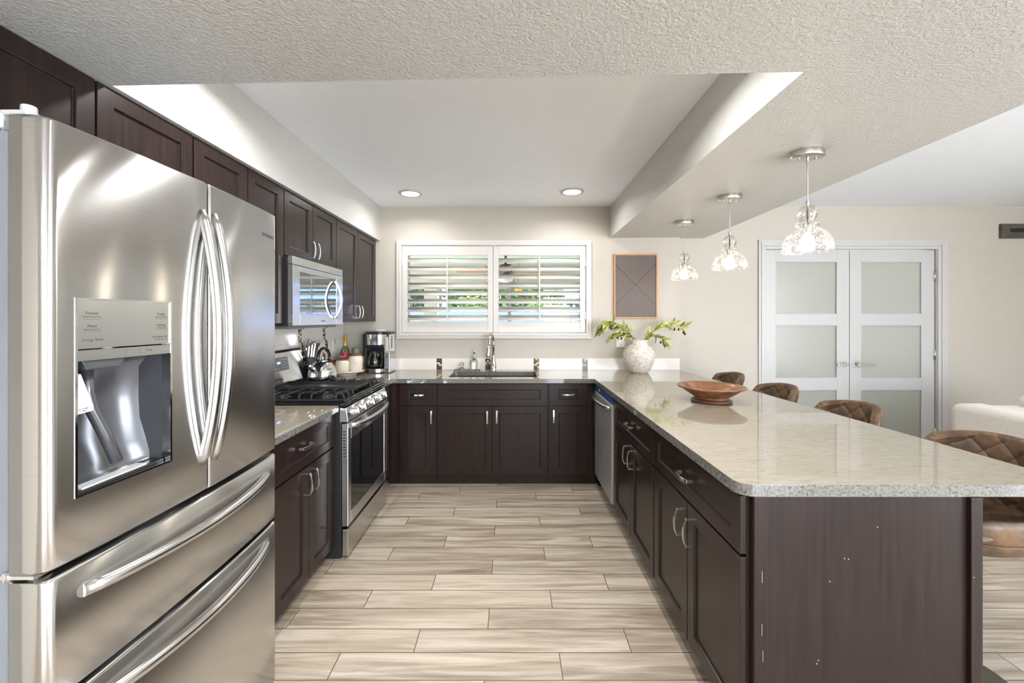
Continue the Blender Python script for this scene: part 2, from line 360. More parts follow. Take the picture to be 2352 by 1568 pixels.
def tube(bm, pts, rad, seg=12, cap=True, sq=None, mi=0, up=None):
    """sweep a round (or sq=(w,h) rectangular) section along pts"""
    pts = [Vector(p) for p in pts]; n = len(pts)
    rad = rad if isinstance(rad, (list, tuple)) else [rad] * n
    t0 = (pts[1] - pts[0]).normalized()
    ref = Vector(up) if up else (Vector((0, 0, 1)) if abs(t0.z) < 0.9 else Vector((1, 0, 0)))
    rings = []
    prev = None
    for i, p in enumerate(pts):
        t = ((pts[min(i + 1, n - 1)] - pts[i]).normalized() + (pts[i] - pts[max(i - 1, 0)]).normalized()).normalized()
        if prev is None: a = (ref - t * ref.dot(t)).normalized()
        else:
            a = (prev - t * prev.dot(t)).normalized()
        prev = a; b = t.cross(a)
        if sq:
            hw, hh = sq[0] / 2, sq[1] / 2
            ring = [p + a * s1 * hh + b * s2 * hw for s1, s2 in ((1, 1), (1, -1), (-1, -1), (-1, 1))]
        else:
            ring = [p + (a * math.cos(2 * PI * k / seg) + b * math.sin(2 * PI * k / seg)) * rad[i] for k in range(seg)]
        rings.append([bm.verts.new(q) for q in ring])
    m = len(rings[0])
    for r0, r1 in zip(rings, rings[1:]):
        for k in range(m):
            f = bm.faces.new((r0[k], r1[k], r1[(k + 1) % m], r0[(k + 1) % m])); f.smooth = not sq; f.material_index = mi
    if cap:
        for r in (rings[0], rings[-1]):
            bm.faces.new(r).material_index = mi
def sphere(bm, c, r, seg=16, sx=1, sy=1, sz=1, mi=0):
    prof = [(r * math.sin(PI * i / 10), -r * sz * math.cos(PI * i / 10)) for i in range(11)]
    prof[0] = (0, -r * sz); prof[-1] = (0, r * sz)
    lathe(bm, prof, c, seg, sx, sy, mi)
def prism(bm, pts, z0, z1, mi=0):
    a = [bm.verts.new((x, y, z0 if not callable(z0) else z0(x))) for x, y in pts]; b = [bm.verts.new((x, y, z1)) for x, y in pts]
    n = len(pts)
    for i in range(n): bm.faces.new((a[i], a[(i + 1) % n], b[(i + 1) % n], b[i])).material_index = mi
    bm.faces.new(a).material_index = mi; bm.faces.new(b).material_index = mi
def root_loc(p):
    while p is not None and p.parent is not None: p = p.parent
    return Vector(p.location) if p is not None else Vector((0, 0, 0))
def obj(name, bm, m, parent=None, bevel=0.0, bseg=2, subs=0, solid=0.0, label=None, kind=None):
    bmesh.ops.recalc_face_normals(bm, faces=bm.faces)
    if parent is not None:
        o0 = root_loc(parent)
        bmesh.ops.translate(bm, verts=bm.verts, vec=-o0)
    me = bpy.data.meshes.new(name); bm.to_mesh(me); bm.free()
    for x in (m if isinstance(m, (list, tuple)) else [m]): me.materials.append(M[x] if isinstance(x, str) else x)
    o = bpy.data.objects.new(name, me); C.objects.link(o)
    if parent is not None: o.parent = parent
    if solid: md = o.modifiers.new('thickness', 'SOLIDIFY'); md.thickness = solid; md.offset = 0
    if bevel:
        md = o.modifiers.new('edge', 'BEVEL'); md.width = bevel; md.segments = bseg; md.limit_method = 'ANGLE'; md.angle_limit = 0.6
    if subs: md = o.modifiers.new('smooth', 'SUBSURF'); md.levels = subs; md.render_levels = subs
    if label: o['label'] = label
    if kind: o['kind'] = kind
    return o
def thing(name, label, cat, loc=(0, 0, 0), group=None):
    o = bpy.data.objects.new(name, None); C.objects.link(o); o.location = loc; o.empty_display_size = 0.05
    o['label'] = label; o['category'] = cat
    if group: o['group'] = group
    return o
def tag(o, label, cat, group=None):
    o['label'] = label; o['category'] = cat
    if group: o['group'] = group
    return o
def recentre(o):
    """move the mesh origin of a single-mesh thing to the middle of its base"""
    me = o.data; xs = [v.co.x for v in me.vertices]; ys = [v.co.y for v in me.vertices]; zs = [v.co.z for v in me.vertices]
    c = Vector(((min(xs) + max(xs)) / 2, (min(ys) + max(ys)) / 2, min(zs)))
    me.transform(Matrix.Translation(-c)); o.location = o.location + c
    return o
def struct(name, bm, m, **kw):
    o = obj(name, bm, m, **kw); o['kind'] = 'structure'; return o
def dup(root, loc, rz=0.0, label=None, group=None):
    r = root.copy(); C.objects.link(r); r.location = loc; r.rotation_euler = (0, 0, rz)
    if label: r['label'] = label
    if group: r['group'] = group
    for ch in list(root.children):
        c = ch.copy(); C.objects.link(c); c.parent = r
        for g in list(ch.children):
            d = g.copy(); C.objects.link(d); d.parent = c
    return r
def text(parent, s, o3, face, size, m='grey_mid', name='lettering', align='CENTER', shear=0.0, extr=0.0003, rot=0.0):
    cu = bpy.data.curves.new('t', 'FONT'); cu.body = s; cu.size = size; cu.align_x = align; cu.align_y = 'CENTER'
    cu.extrude = extr; cu.shear = shear
    t = bpy.data.objects.new('t', cu); C.objects.link(t)
    dg = bpy.context.evaluated_depsgraph_get(); dg.update()
    me = bpy.data.meshes.new_from_object(t.evaluated_get(dg))
    bpy.data.objects.remove(t); bpy.data.curves.remove(cu)
    ax = {'+X': ((0, 1, 0), (0, 0, 1)), '-X': ((0, -1, 0), (0, 0, 1)), '-Y': ((1, 0, 0), (0, 0, 1)), '+Z': ((1, 0, 0), (0, 1, 0))}[face]
    X = Vector(ax[0]); Y = Vector(ax[1]); Z = X.cross(Y)
    R = Matrix((X, Y, Z)).transposed().to_4x4()
    me.transform(Matrix.Translation(Vector(o3) - root_loc(parent)) @ R @ Matrix.Rotation(rot, 4, 'Z'))
    me.materials.clear(); me.materials.append(M[m]); me.name = name
    o = bpy.data.objects.new(name, me); C.objects.link(o); o.parent = parent
    return o
def mp(face, F):
    """face-local (u along the face, v up, w outwards) to world"""
    if face == '-Y': return lambda u, v, w_: (u, F - w_, v)
    if face == '+X': return lambda u, v, w_: (F + w_, u, v)
    if face == '-X': return lambda u, v, w_: (F - w_, u, v)
def fbox(bm, g, u0, u1, v0, v1, w0, w1, mi=0):
    vs = [bm.verts.new(g(u, v, w_)) for u in (u0, u1) for v in (v0, v1) for w_ in (w0, w1)]
    for f in ((0, 1, 3, 2), (4, 6, 7, 5), (0, 4, 5, 1), (2, 3, 7, 6), (0, 2, 6, 4), (1, 5, 7, 3)):
        bm.faces.new([vs[i] for i in f]).material_index = mi
def shaker(name, g, u0, u1, v0, v1, parent, fr=0.06, frv=None, th=0.02, rec=0.009):
    """framed door/drawer front; back at w=-th, face at w=0"""
    frv = frv or fr
    bm = new()
    def ring(a, b, c, d, w_): return [bm.verts.new(g(u, v, w_)) for u, v in ((a, c), (b, c), (b, d), (a, d))]
    bk = ring(u0, u1, v0, v1, -th); ft = ring(u0, u1, v0, v1, 0)
    i1 = ring(u0 + fr, u1 - fr, v0 + frv, v1 - frv, 0); i2 = ring(u0 + fr + .003, u1 - fr - .003, v0 + frv + .003, v1 - frv - .003, -rec)
    bm.faces.new(bk); bm.faces.new(i2)
    for A, B in ((bk, ft), (ft, i1), (i1, i2)):
        for i in range(4): bm.faces.new((A[i], A[(i + 1) % 4], B[(i + 1) % 4], B[i]))
    return obj(name, bm, 'espresso', parent, bevel=0.0015, bseg=2)
def pull(g, u, v, parent, vert=True, L=0.105, m='steel_bar'):
    """arched rectangular cabinet pull"""
    bm = new(); h = L / 2; st = 0.030
    prof = [(-h, 0), (-h, st * 0.75), (-h + 0.012, st * 0.93), (-h * 0.4, st * 1.06), (0, st * 1.1), (h * 0.4, st * 1.06), (h - 0.012, st * 0.93), (h, st * 0.75), (h, 0)]
    pts = [g(u, v + a, w_) if vert else g(u + a, v, w_) for a, w_ in prof]
    side = Vector(g(u + 1, v, 0)) - Vector(g(u, v, 0)) if vert else Vector((0, 0, 1))
    tube(bm, pts, 0.005, sq=(0.007, 0.014), up=tuple(side))
    return obj('handle', bm, m, parent, bevel=0.001)
def arc_pts(c, r, a0, a1, n, plane='xy'):
    return [(c[0] + r * math.cos(a0 + (a1 - a0) * i / n), c[1] + r * math.sin(a0 + (a1 - a0) * i / n)) for i in range(n + 1)]
def wall_cells(name, axis, c0, c1, us, vs, holes, m, **kw):
    """a wall of thickness c0..c1; us, vs break it into cells and holes are left open"""
    bm = new()
    for a, b in zip(us, us[1:]):
        for c, d in zip(vs, vs[1:]):
            if any(a >= h[0] - 1e-6 and b <= h[1] + 1e-6 and c >= h[2] - 1e-6 and d <= h[3] + 1e-6 for h in holes): continue
            if axis == 'y': box(bm, a, b, c0, c1, c, d)
            else: box(bm, c0, c1, a, b, c, d)
    return struct(name, bm, m, **kw)

# ------------------------------------------------------------------ the setting
XL, YB, YD, XR, YR = -1.665, 4.162, 4.227, 5.2, -4.0
ZT, ZH, CT, CB = 2.51, 2.53, 0.897, 0.860
bm = new(); box(bm, XL - .2, XR + .2, YR - .2, YD + .2, -0.12, 0.0); struct('floor', bm, 'floor')
wall_cells('wall_left', 'x', XL - 0.15, XL, [YR, YB], [0, 2.75], [], 'wall')
WX0, WX1, WZ0, WZ1 = -1.085, 0.73, 1.255, 2.12
wall_cells('wall_back', 'y', YB, YB + 0.16, [XL - .15, WX0, WX1, 1.655], [0, WZ0, WZ1, 2.75], [(WX0, WX1, WZ0, WZ1)], 'wall')
DX0, DX1, DZ1 = 2.535, 4.255, 2.10
wall_cells('wall_back_recessed', 'y', YD, YD + 0.14, [1.655, DX0, DX1, XR + .15], [0, DZ1, 2.75], [(DX0, DX1, 0, DZ1)], 'wall')
wall_cells('wall_right', 'x', XR, XR + 0.15, [YR, -1.9, .2, YD], [0, 0.05, 2.35, 2.75], [(-1.9, .2, 0.05, 2.35)], 'wall')
wall_cells('wall_rear', 'y', YR - 0.15, YR, [XL - .15, 0.9, 4.4, XR + .15], [0, 0.05, 2.35, 2.75], [(0.9, 4.4, 0.05, 2.35)], 'wall')
zl = lambda x: 2.17 + (x + 1.31) / 2.27 * 0.027
# dropped ceiling that runs round the raised tray
bm = new()
prism(bm, [(XL, -1.2), (-1.31, -1.2), (-1.32, 1.393), (-1.303, YB), (XL, YB)], zl, 2.56)
prism(bm, [(-1.31, -1.2), (0.942, -1.2), (0.942, 1.36), (-1.32, 1.393)], zl, 2.56)
prism(bm, [(0.942, -1.2), (1.93, -1.2), (1.93, YD), (1.655, YD), (1.655, YB), (0.967, YB), (0.942, 1.36)], zl, 2.56)
struct('ceiling_dropped', bm, 'ceiling')
bm = new(); box(bm, XL, 1.2, 1.0, YB, ZT, ZT + 0.2); struct('ceiling_tray', bm, 'tray_ceiling')
bm = new(); box(bm, 1.9, XR, -1.21, YD, ZH, ZH + 0.2); box(bm, XL, XR, YR, -1.2, ZH, ZH + 0.2); struct('ceiling', bm, 'tray_ceiling')
bm = new(); box(bm, XL - .3, XR + .3, YR - .3, YD + .3, 2.75, 2.95); struct('ceiling_roof', bm, 'ext_cream')
# baseboards
bm = new(); box(bm, 1.66, 2.46, YD - .014, YD, 0, .1); box(bm, 4.36, XR, YD - .014, YD, 0, .1); struct('baseboard_back', bm, 'white', bevel=.004)
bm = new(); box(bm, XR - .014, XR, 2.5, YD - .015, 0, .1); struct('baseboard_right', bm, 'white', bevel=.004)
# unseen windows, added and sized to bring daylight into the rooms
def added_window(name, axis, c, a0, a1, n):
    bm = new(); z0, z1 = 0.05, 2.35; step = (a1 - a0) / n
    B = (lambda p, q, r, s: box(bm, c - .03, c + .03, p, q, r, s)) if axis == 'x' else (lambda p, q, r, s: box(bm, p, q, c - .03, c + .03, r, s))
    B(a0, a1, z0, z0 + .06); B(a0, a1, z1 - .06, z1)
    for i in range(n + 1):
        q = a0 + i * step; B(max(a0, q - .04), min(a1, q + .04), z0 + .06, z1 - .06)
    return struct(name, bm, 'white')
added_window('added_window_2', 'x', XR + .05, -1.9, .2, 3)
added_window('added_window_3', 'y', YR - .05, 0.9, 4.4, 4)

# ---- kitchen window and its shutters
def ring_frame(bm, x0, x1, z0, z1, t, y0, y1):
    box(bm, x0, x1, y0, y1, z0, z0 + t); box(bm, x0, x1, y0, y1, z1 - t, z1)
    box(bm, x0, x0 + t, y0, y1, z0 + t, z1 - t); box(bm, x1 - t, x1, y0, y1, z0 + t, z1 - t)
CX0, CX1, CZ0, CZ1 = -1.135, 0.778, 1.206, 2.172
bm = new()
ring_frame(bm, CX0, CX1, CZ0, CZ1, 0.020, YB - .034, YB)
ring_frame(bm, CX0 + .020, CX1 - .020, CZ0 + .020, CZ1 - .020, 0.014, YB - .040, YB)
ring_frame(bm, CX0 + .034, CX1 - .034, CZ0 + .034, CZ1 - .034, 0.018, YB - .046, YB)
ring_frame(bm, CX0 + .052, CX1 - .052, CZ0 + .052, CZ1 - .052, 0.006, YB - .030, YB + .10)
wf = struct('window_1', bm, 'shutter', bevel=.003)
bm = new(); ring_frame(bm, WX0, WX1, WZ0, WZ1, 0.045, YB + .10, YB + .15); box(bm, -.20, -.16, YB + .10, YB + .15, WZ0, WZ1)
obj('window_sash', bm, 'white', wf, bevel=.003)
bm = new(); box(bm, WX0 + .04, WX1 - .04, YB + .122, YB + .126, WZ0 + .04, WZ1 - .04); obj('window_pane', bm, 'glass', wf)

def shutter(x0, x1, label, rod_up):
    t = thing('plantation_shutter', label, 'window shutter', ((x0 + x1) / 2, YB - .02, CZ0 + .06), 'plantation shutters over the sink window')
    z0, z1 = CZ0 + .060, CZ1 - .060; sw = 0.052; y0, y1 = YB - .036, YB - .008
    lz0, lz1 = 1.374, 2.022
    bm = new()
    box(bm, x0, x0 + sw, y0, y1, z0, z1); obj('stile', bm, 'shutter', t, bevel=.003)
    bm = new(); box(bm, x1 - sw, x1, y0, y1, z0, z1); obj('stile', bm, 'shutter', t, bevel=.003)
    bm = new(); box(bm, x0 + sw, x1 - sw, y0 + .002, y1 - .002, lz1, z1); obj('top_rail', bm, 'shutter', t, bevel=.002)
    bm = new(); box(bm, x0 + sw, x1 - sw, y0 + .002, y1 - .002, z0, lz0); obj('bottom_rail', bm, 'shutter', t, bevel=.002)
    yc = YB - .022; a0 = math.radians(-34)
    zs = [1.412 + 0.0803 * i for i in range(8)]
    for i, zc in enumerate(zs):
        bm = new(); a = a0; n = 10; W = 0.044
        a_ = [bm.verts.new((x0 + sw + .002, 0, 0)) for _ in range(0)]
        prof = [(W * math.cos(2 * PI * k / 16), 0.0058 * math.sin(2 * PI * k / 16)) for k in range(16)]
        ends = []
        for xx in (x0 + sw + .002, x1 - sw - .002):
            ends.append([bm.verts.new((xx, yc + p * math.cos(a) + q * math.sin(a), zc - p * math.sin(a) + q * math.cos(a))) for p, q in prof])
        for k in range(16): bm.faces.new((ends[0][k], ends[0][(k + 1) % 16], ends[1][(k + 1) % 16], ends[1][k])).smooth = True
        bm.faces.new(ends[0]); bm.faces.new(ends[1])
        obj('louver', bm, 'shutter', t)
    bm = new(); xc = (x0 + x1) / 2; dz = .02 if rod_up else 0
    box(bm, xc - .006, xc + .006, YB - .078, YB - .066, 1.405, 2.00 + dz); obj('tilt_rod', bm, 'shutter', t, bevel=.002)
    hx = x0 if x0 < -.5 else x1
    for zz in (1.43, 1.95):
        bm = new(); box(bm, hx - .006, hx + .006, y0 - .008, y0 + .004, zz - .035, zz + .035); obj('hinge', bm, 'shutter', t, bevel=.001)
    return t
XM = -0.185
shutter(-1.074, XM - .002, 'white louvered shutter panel over the sink, on the coffee maker side', False)
shutter(XM + .002, 0.717, 'white louvered shutter panel over the sink, on the side of the framed slat art', True)

# ---- double doors with frosted panes
def door_leaf(name, x0, x1, px0, px1, hx, lx, hinge_x):
    yf = YD + .014; bm = new(); zs = [(1.448, 1.976), (0.802, 1.339), (0.158, 0.688)]
    y0, y1 = yf, yf + .04
    box(bm, x0, px0, y0, y1, .01, 2.092); box(bm, px1, x1, y0, y1, .01, 2.092)
    ed = [0.01, 0.158, 0.688, 0.802, 1.339, 1.448, 1.976, 2.092]
    for a, b in ((0.01, .158), (.688, .802), (1.339, 1.448), (1.976, 2.092)): box(bm, px0, px1, y0 + .0005, y1, a, b)
    d = struct(name, bm, 'white', bevel=.002)
    for a, b in zs:
        bm = new(); box(bm, px0 - .004, px1 + .004, yf + .014, yf + .020, a - .004, b + .004); obj('frosted_pane', bm, 'frosted', d)
        bm = new(); ring_frame(bm, px0, px1, a, b, .008, yf - .001, yf + .012); obj('glazing_bead', bm, 'white', d, bevel=.002)
    h = new(); box(h, hx - .028, hx + .028, yf - .009, yf, .918, .974)
    box(h, hx - .009, hx + .009, yf - .045, yf - .009, .937, .955)
    box(h, min(hx - .011, lx), max(hx + .011, lx), yf - .055, yf - .045, .934, .955)
    obj('door_handle', h, 'nickel', d, bevel=.002)
    for zz in (1.83, 1.04, .25):
        bm = new(); box(bm, hinge_x - .012, hinge_x + .012, yf - .006, yf, zz - .05, zz + .05); lathe(bm, [(0, -.052), (.006, -.052), (.006, .052), (0, .052)], (hinge_x, yf - .008, zz), 10)
        obj('door_hinge', bm, 'nickel', d)
    return d
door_leaf('door_1', 2.542, 3.393, 2.655, 3.275, 3.335, 3.245, 2.540)
door_leaf('door_2', 3.399, 4.249, 3.510, 4.127, 3.462, 3.612, 4.251)
bm = new()
for (o1, o2, yy) in ((0.0, .030, .018), (.030, .060, .024), (.060, .093, .016)):
    a0, a1, zt = 2.467 + o1 * .78, 4.354 - o1, 2.190 - o1
    t_ = o2 - o1; tl = t_ * .78
    box(bm, a0, a0 + tl, YD - yy, YD, 0, zt); box(bm, a1 - t_, a1, YD - yy, YD, 0, zt); box(bm, a0 + tl, a1 - t_, YD - yy, YD, zt - t_, zt)
struct('trim_1', bm, 'white', bevel=.003)
# a bright side yard behind the doors
bm = new(); box(bm, 2.2, 5.4, YD + .6, YD + .62, 0, .9); g_ = obj('garden_hedge', bm, 'hedge'); tag(g_, 'low green hedge blurred behind the lower frosted pane', 'hedge'); g_['kind'] = 'stuff'

# ---- tile backsplashes
def mosaic(bm, g, u0, v0, v1, nu=3):
    s = (0.052) / nu; nv = max(1, round((v1 - v0) / s)); sv = (v1 - v0) / nv
    for i in range(nu):
        for j in range(nv):
            fbox(bm, g, u0 + i * s + .001, u0 + (i + 1) * s - .001, v0 + j * sv + .001, v0 + (j + 1) * sv - .001, .002, .009, random.choice([2, 2, 3, 4, 2, 4]))
bm = new(); g = mp('-Y', YB)
fbox(bm, g, -1.655, 1.655, CT, 1.011, 0, .004, 1)
xs = [-1.222 - .479, -1.222, -.743, -.264, .214, .693]
for i, x in enumerate(xs):
    if x > -1.65: mosaic(bm, g, x, CT + .002, 1.010)
    e = xs[i + 1] if i + 1 < len(xs) else 1.655
    a = max(x + .053, -1.655); 
    fbox(bm, g, a, (e - .001), CT + .001, 1.011, .002, .009, 0)
struct('backsplash_back', bm, ['tile_white', 'grout', 'mos_dark', 'mos_brown', 'mos_light'])
bm = new(); g = mp('+X', XL)
fbox(bm, g, 1.6, YB - .01, CT, 1.372, 0, .004, 1)
rows = [(.898, 1.002, 3.74), (1.002, 1.107, 3.69), (1.107, 1.213, 3.74), (1.213, 1.320, 3.69), (1.320, 1.372, 3.74)]
for a, b, st in rows:
    P = 0.426; u = st
    while u > 1.6: u -= P
    prev = 1.6
    while u < YB:
        if u + .052 > 1.6 and u + .052 < YB - .012:
            if u > 1.6: mosaic(bm, g, u, a + .001, b - .001)
            if u - prev > .02: fbox(bm, g, prev + .001, u - .001, a + .001, b - .001, .002, .009, 0)
            prev = u + .052
        u += P
    fbox(bm, g, prev + .001, YB - .011, a + .001, b - .001, .002, .009, 0)
struct('backsplash_left', bm, ['tile_white', 'grout', 'mos_dark', 'mos_brown', 'mos_light'])

# ------------------------------------------------------------------ cabinets
def cabinet(name, label, cat, face, F, u0, u1, z0, z1, depth, fronts, group=None, toe=0.0, th=0.02):
    """fronts: (kind, u0, u1, v0, v1, pull position or None)"""
    g = mp(face, F); c = g((u0 + u1) / 2, z0, -depth / 2)
    t = thing(name, label, cat, c, group)
    bm = new()
    if toe:
        fbox(bm, g, u0, u1, .1, z1, -depth, -th); fbox(bm, g, u0, u1, 0, .1, -depth, -th - toe)
    else: fbox(bm, g, u0, u1, z0, z1, -depth, -th - .001)
    obj('carcass', bm, 'espresso', t)
    for k, a, b, c0, c1, pl in fronts:
        fr = .058; frv = .048 if k == 'drawer' else .058
        if k == 'drawer' and (b - a) < .4: fr = .085
        if k == 'door' and (b - a) < .34 and face == '-Y': fr = .085
        d = shaker('false_drawer_front' if k == 'false' else k, g, a + .0015, b - .0015, c0, c1, t, fr=fr, frv=frv if k != 'false' else .052)
        if pl:
            if k == 'door': pull(g, pl[0], pl[1], d, True)
            else: pull(g, pl[0], pl[1], d, False)
    return t
base = 'base cabinet'
# along the left wall, between refrigerator and range
cabinet('base_cabinet', 'dark espresso base cabinet with drawer and two doors, between the refrigerator and the range', base, '+X', -1.03, 1.62, 2.445, 0, CB - .001, .628,
        [('drawer', 1.82, 2.443, .665, .849, (2.09, .770)), ('door', 1.82, 2.140, .085, .655, (2.105, .575)), ('door', 2.142, 2.443, .085, .655, (2.178, .575))], toe=.05)
cabinet('base_cabinet', 'dark corner base cabinet seen edge-on just past the range', base, '+X', -1.03, 3.225, 3.578, 0, CB - .001, .628,
        [('door', 3.235, 3.54, .085, .849, None)], toe=.05)
# back run under the sink
F = 3.56
cabinet('base_cabinet', 'narrow dark base cabinet with one drawer and door, left of the sink cabinet', base, '-Y', F, -1.045, -.638, 0, CB - .001, .59,
        [('drawer', -.955, -.642, .668, .852, (-.795, .760)), ('door', -.955, -.642, .078, .658, (-.678, .572))])
cabinet('sink_cabinet', 'wide dark sink base cabinet with a false front and two doors, below the faucet', 'sink cabinet', '-Y', F, -.636, .302, 0, CB - .001, .59,
        [('false', -.632, .298, .668, .852, None), ('door', -.632, -.168, .078, .658, (-.208, .572)), ('door', -.164, .298, .078, .658, (-.128, .575))])
cabinet('base_cabinet', 'narrow dark base cabinet with one drawer and door, beside the dishwasher corner', base, '-Y', F, .304, .714, 0, CB - .001, .59,
        [('drawer', .311, .636, .668, .852, (.474, .763)), ('door', .311, .636, .078, .658, (.350, .580))])
# peninsula
G = 0.705
cabinet('base_cabinet', 'dark peninsula base cabinet with drawer and two doors, right beside the dishwasher', base, '-X', G, 2.098, 2.925, 0, CB - .001, .712,
        [('drawer', 2.102, 2.921, .668, .852, (2.511, .765)), ('door', 2.102, 2.510, .105, .658, (2.462, .575)), ('door', 2.513, 2.921, .105, .658, (2.562, .575))], toe=.06)
pc = cabinet('base_cabinet', 'dark base cabinet with plain end panel, at the open end of the peninsula', base, '-X', G, 1.302, 2.096, 0, CB - .001, .712,
        [('drawer', 1.302, 2.092, .672, .852, (1.697, .765)), ('door', 1.302, 1.695, .105, .662, (1.655, .560)), ('door', 1.698, 2.092, .105, .662, (1.745, .560))], toe=.06)
bm = new(); box(bm, .735, 1.40, 1.283, 1.300, 0, CB - .001); box(bm, .735, .775, 1.279, 1.2835, 0, CB - .001); box(bm, 1.385, 1.420, 1.270, 1.302, 0, CB - .001)
obj('end_panel', bm, 'espresso', pc, bevel=.002)
bm = new()
for (x, z) in ((.758, .60), (.757, .44), (.76, .36), (.759, .2)): box(bm, x, x + .0012, 1.2775, 1.279, z, z + .035)
for (x, z) in ((1.11, .765), (1.01, .67), (1.022, .668), (.965, .60), (.93, .36), (.925, .35), (1.39, .62)): box(bm, x, x + .003, 1.281 if x < 1.38 else 1.269, 1.2835 if x < 1.38 else 1.2705, z, z + .003)
obj('scuff_marks', bm, 'scuff', pc, label='small pale scuffs on the end panel')
bm = new(); box(bm, .725, 1.42, 3.537, 4.155, 0, CB - .001); box(bm, 1.3, 1.42, 2.927, 3.537, 0, CB - .001)
o = obj('base_cabinet', bm, 'espresso'); tag(o, 'blind corner cabinet body behind the dishwasher, under the vase', 'base cabinet'); recentre(o)

# uppers along the left wall
U = -1.335; UD = .328; ZT_ = 2.168; ZB_ = 1.374
cabinet('wall_cabinet', 'tall dark wall cabinet with two doors, nearest the window corner', 'wall cabinet', '+X', U, 3.205, 4.157, ZB_, ZT_, UD,
        [('door', 3.207, 3.652, ZB_, ZT_ - .002, (3.618, 1.46)), ('door', 3.654, 4.130, ZB_, ZT_ - .002, (3.692, 1.46))], 'dark wall cabinets on the left wall')
cabinet('wall_cabinet', 'short dark wall cabinet with two doors, directly above the microwave', 'wall cabinet', '+X', U, 2.47, 3.203, 1.772, ZT_, UD,
        [('door', 2.472, 2.826, 1.775, ZT_ - .002, (2.793, 1.855)), ('door', 2.829, 3.201, 1.775, ZT_ - .002, (2.862, 1.855))], 'dark wall cabinets on the left wall')
cabinet('wall_cabinet', 'tall dark wall cabinet with two doors, between microwave and refrigerator', 'wall cabinet', '+X', U, 1.767, 2.468, ZB_, ZT_, UD,
        [('door', 1.769, 2.128, ZB_, ZT_ - .002, None), ('door', 2.131, 2.466, ZB_, ZT_ - .002, None)], 'dark wall cabinets on the left wall')
cabinet('wall_cabinet', 'dark wall cabinet with two doors, above the refrigerator', 'wall cabinet', '+X', U, .94, 1.765, 1.835, ZT_, UD,
        [('door', .942, 1.351, 1.838, ZT_ - .002, (1.318, 1.90)), ('door', 1.355, 1.763, 1.838, ZT_ - .002, (1.388, 1.90))], 'dark wall cabinets on the left wall')

# ------------------------------------------------------------------ worktops and sink
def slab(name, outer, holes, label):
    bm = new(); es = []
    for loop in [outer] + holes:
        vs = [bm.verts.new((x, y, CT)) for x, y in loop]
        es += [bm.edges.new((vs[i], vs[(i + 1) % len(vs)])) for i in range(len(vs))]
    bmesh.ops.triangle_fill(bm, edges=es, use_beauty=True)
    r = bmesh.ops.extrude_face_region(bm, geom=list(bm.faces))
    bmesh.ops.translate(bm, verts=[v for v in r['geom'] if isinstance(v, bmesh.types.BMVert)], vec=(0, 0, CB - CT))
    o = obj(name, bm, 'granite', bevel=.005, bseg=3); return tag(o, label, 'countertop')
def rcorner(cx, cy, r, a0, a1, n=8): return arc_pts((cx, cy), r, math.radians(a0), math.radians(a1), n)
xr = lambda y: 1.66 + (4.16 - y) * .028
outer = [(-1.655, 4.153), (-1.655, 3.222), (-1.005, 3.222), (-1.005, 3.53), (.690, 3.53)] + \
    [(x, y) for x, y in rcorner(.690 + .05, 1.278 + .05, .05, 180, 270)] + [(x, y) for x, y in rcorner(xr(1.3) - .05, 1.278 + .05, .05, 270, 360)] + [(1.652, 4.153)]
hole = rcorner(-.52, 3.66, .03, 180, 270, 5) + rcorner(.19, 3.66, .03, 270, 360, 5) + rcorner(.19, 3.99, .03, 0, 90, 5) + rcorner(-.52, 3.99, .03, 90, 180, 5)
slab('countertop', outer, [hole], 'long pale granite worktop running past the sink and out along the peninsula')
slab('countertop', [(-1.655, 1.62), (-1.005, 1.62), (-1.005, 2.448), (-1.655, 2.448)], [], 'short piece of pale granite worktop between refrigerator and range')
t = thing('kitchen_sink', 'undermount stainless steel sink below the window', 'sink', (-.165, 3.83, .66))
bm = new()
def rloop(o, z, rr=.04): return [(x, y, z) for x, y in rcorner(-.555 + rr - o, 3.625 + rr - o, rr, 180, 270, 5) + rcorner(.225 - rr + o, 3.625 + rr - o, rr, 270, 360, 5) + rcorner(.225 - rr + o, 4.025 - rr + o, rr, 0, 90, 5) + rcorner(-.555 + rr - o, 4.025 - rr + o, rr, 90, 180, 5)]
L = [[bm.verts.new(p) for p in rloop(o, z)] for o, z in ((.025, .8585), (.003, .8585), (0, .855), (-.006, .68), (-.02, .664), (-.05, .66))]
for a, b in zip(L, L[1:]):
    for i in range(len(a)): bm.faces.new((a[i], a[(i + 1) % len(a)], b[(i + 1) % len(a)], b[i])).smooth = True
bm.faces.new(L[-1])
obj('basin', bm, 'steel_bar', t)
bm = new(); lathe(bm, [(0, .6605), (.03, .661), (.045, .665), (.045, .6605)], (-.165, 3.86, 0), 24); obj('drain', bm, 'chrome', t)

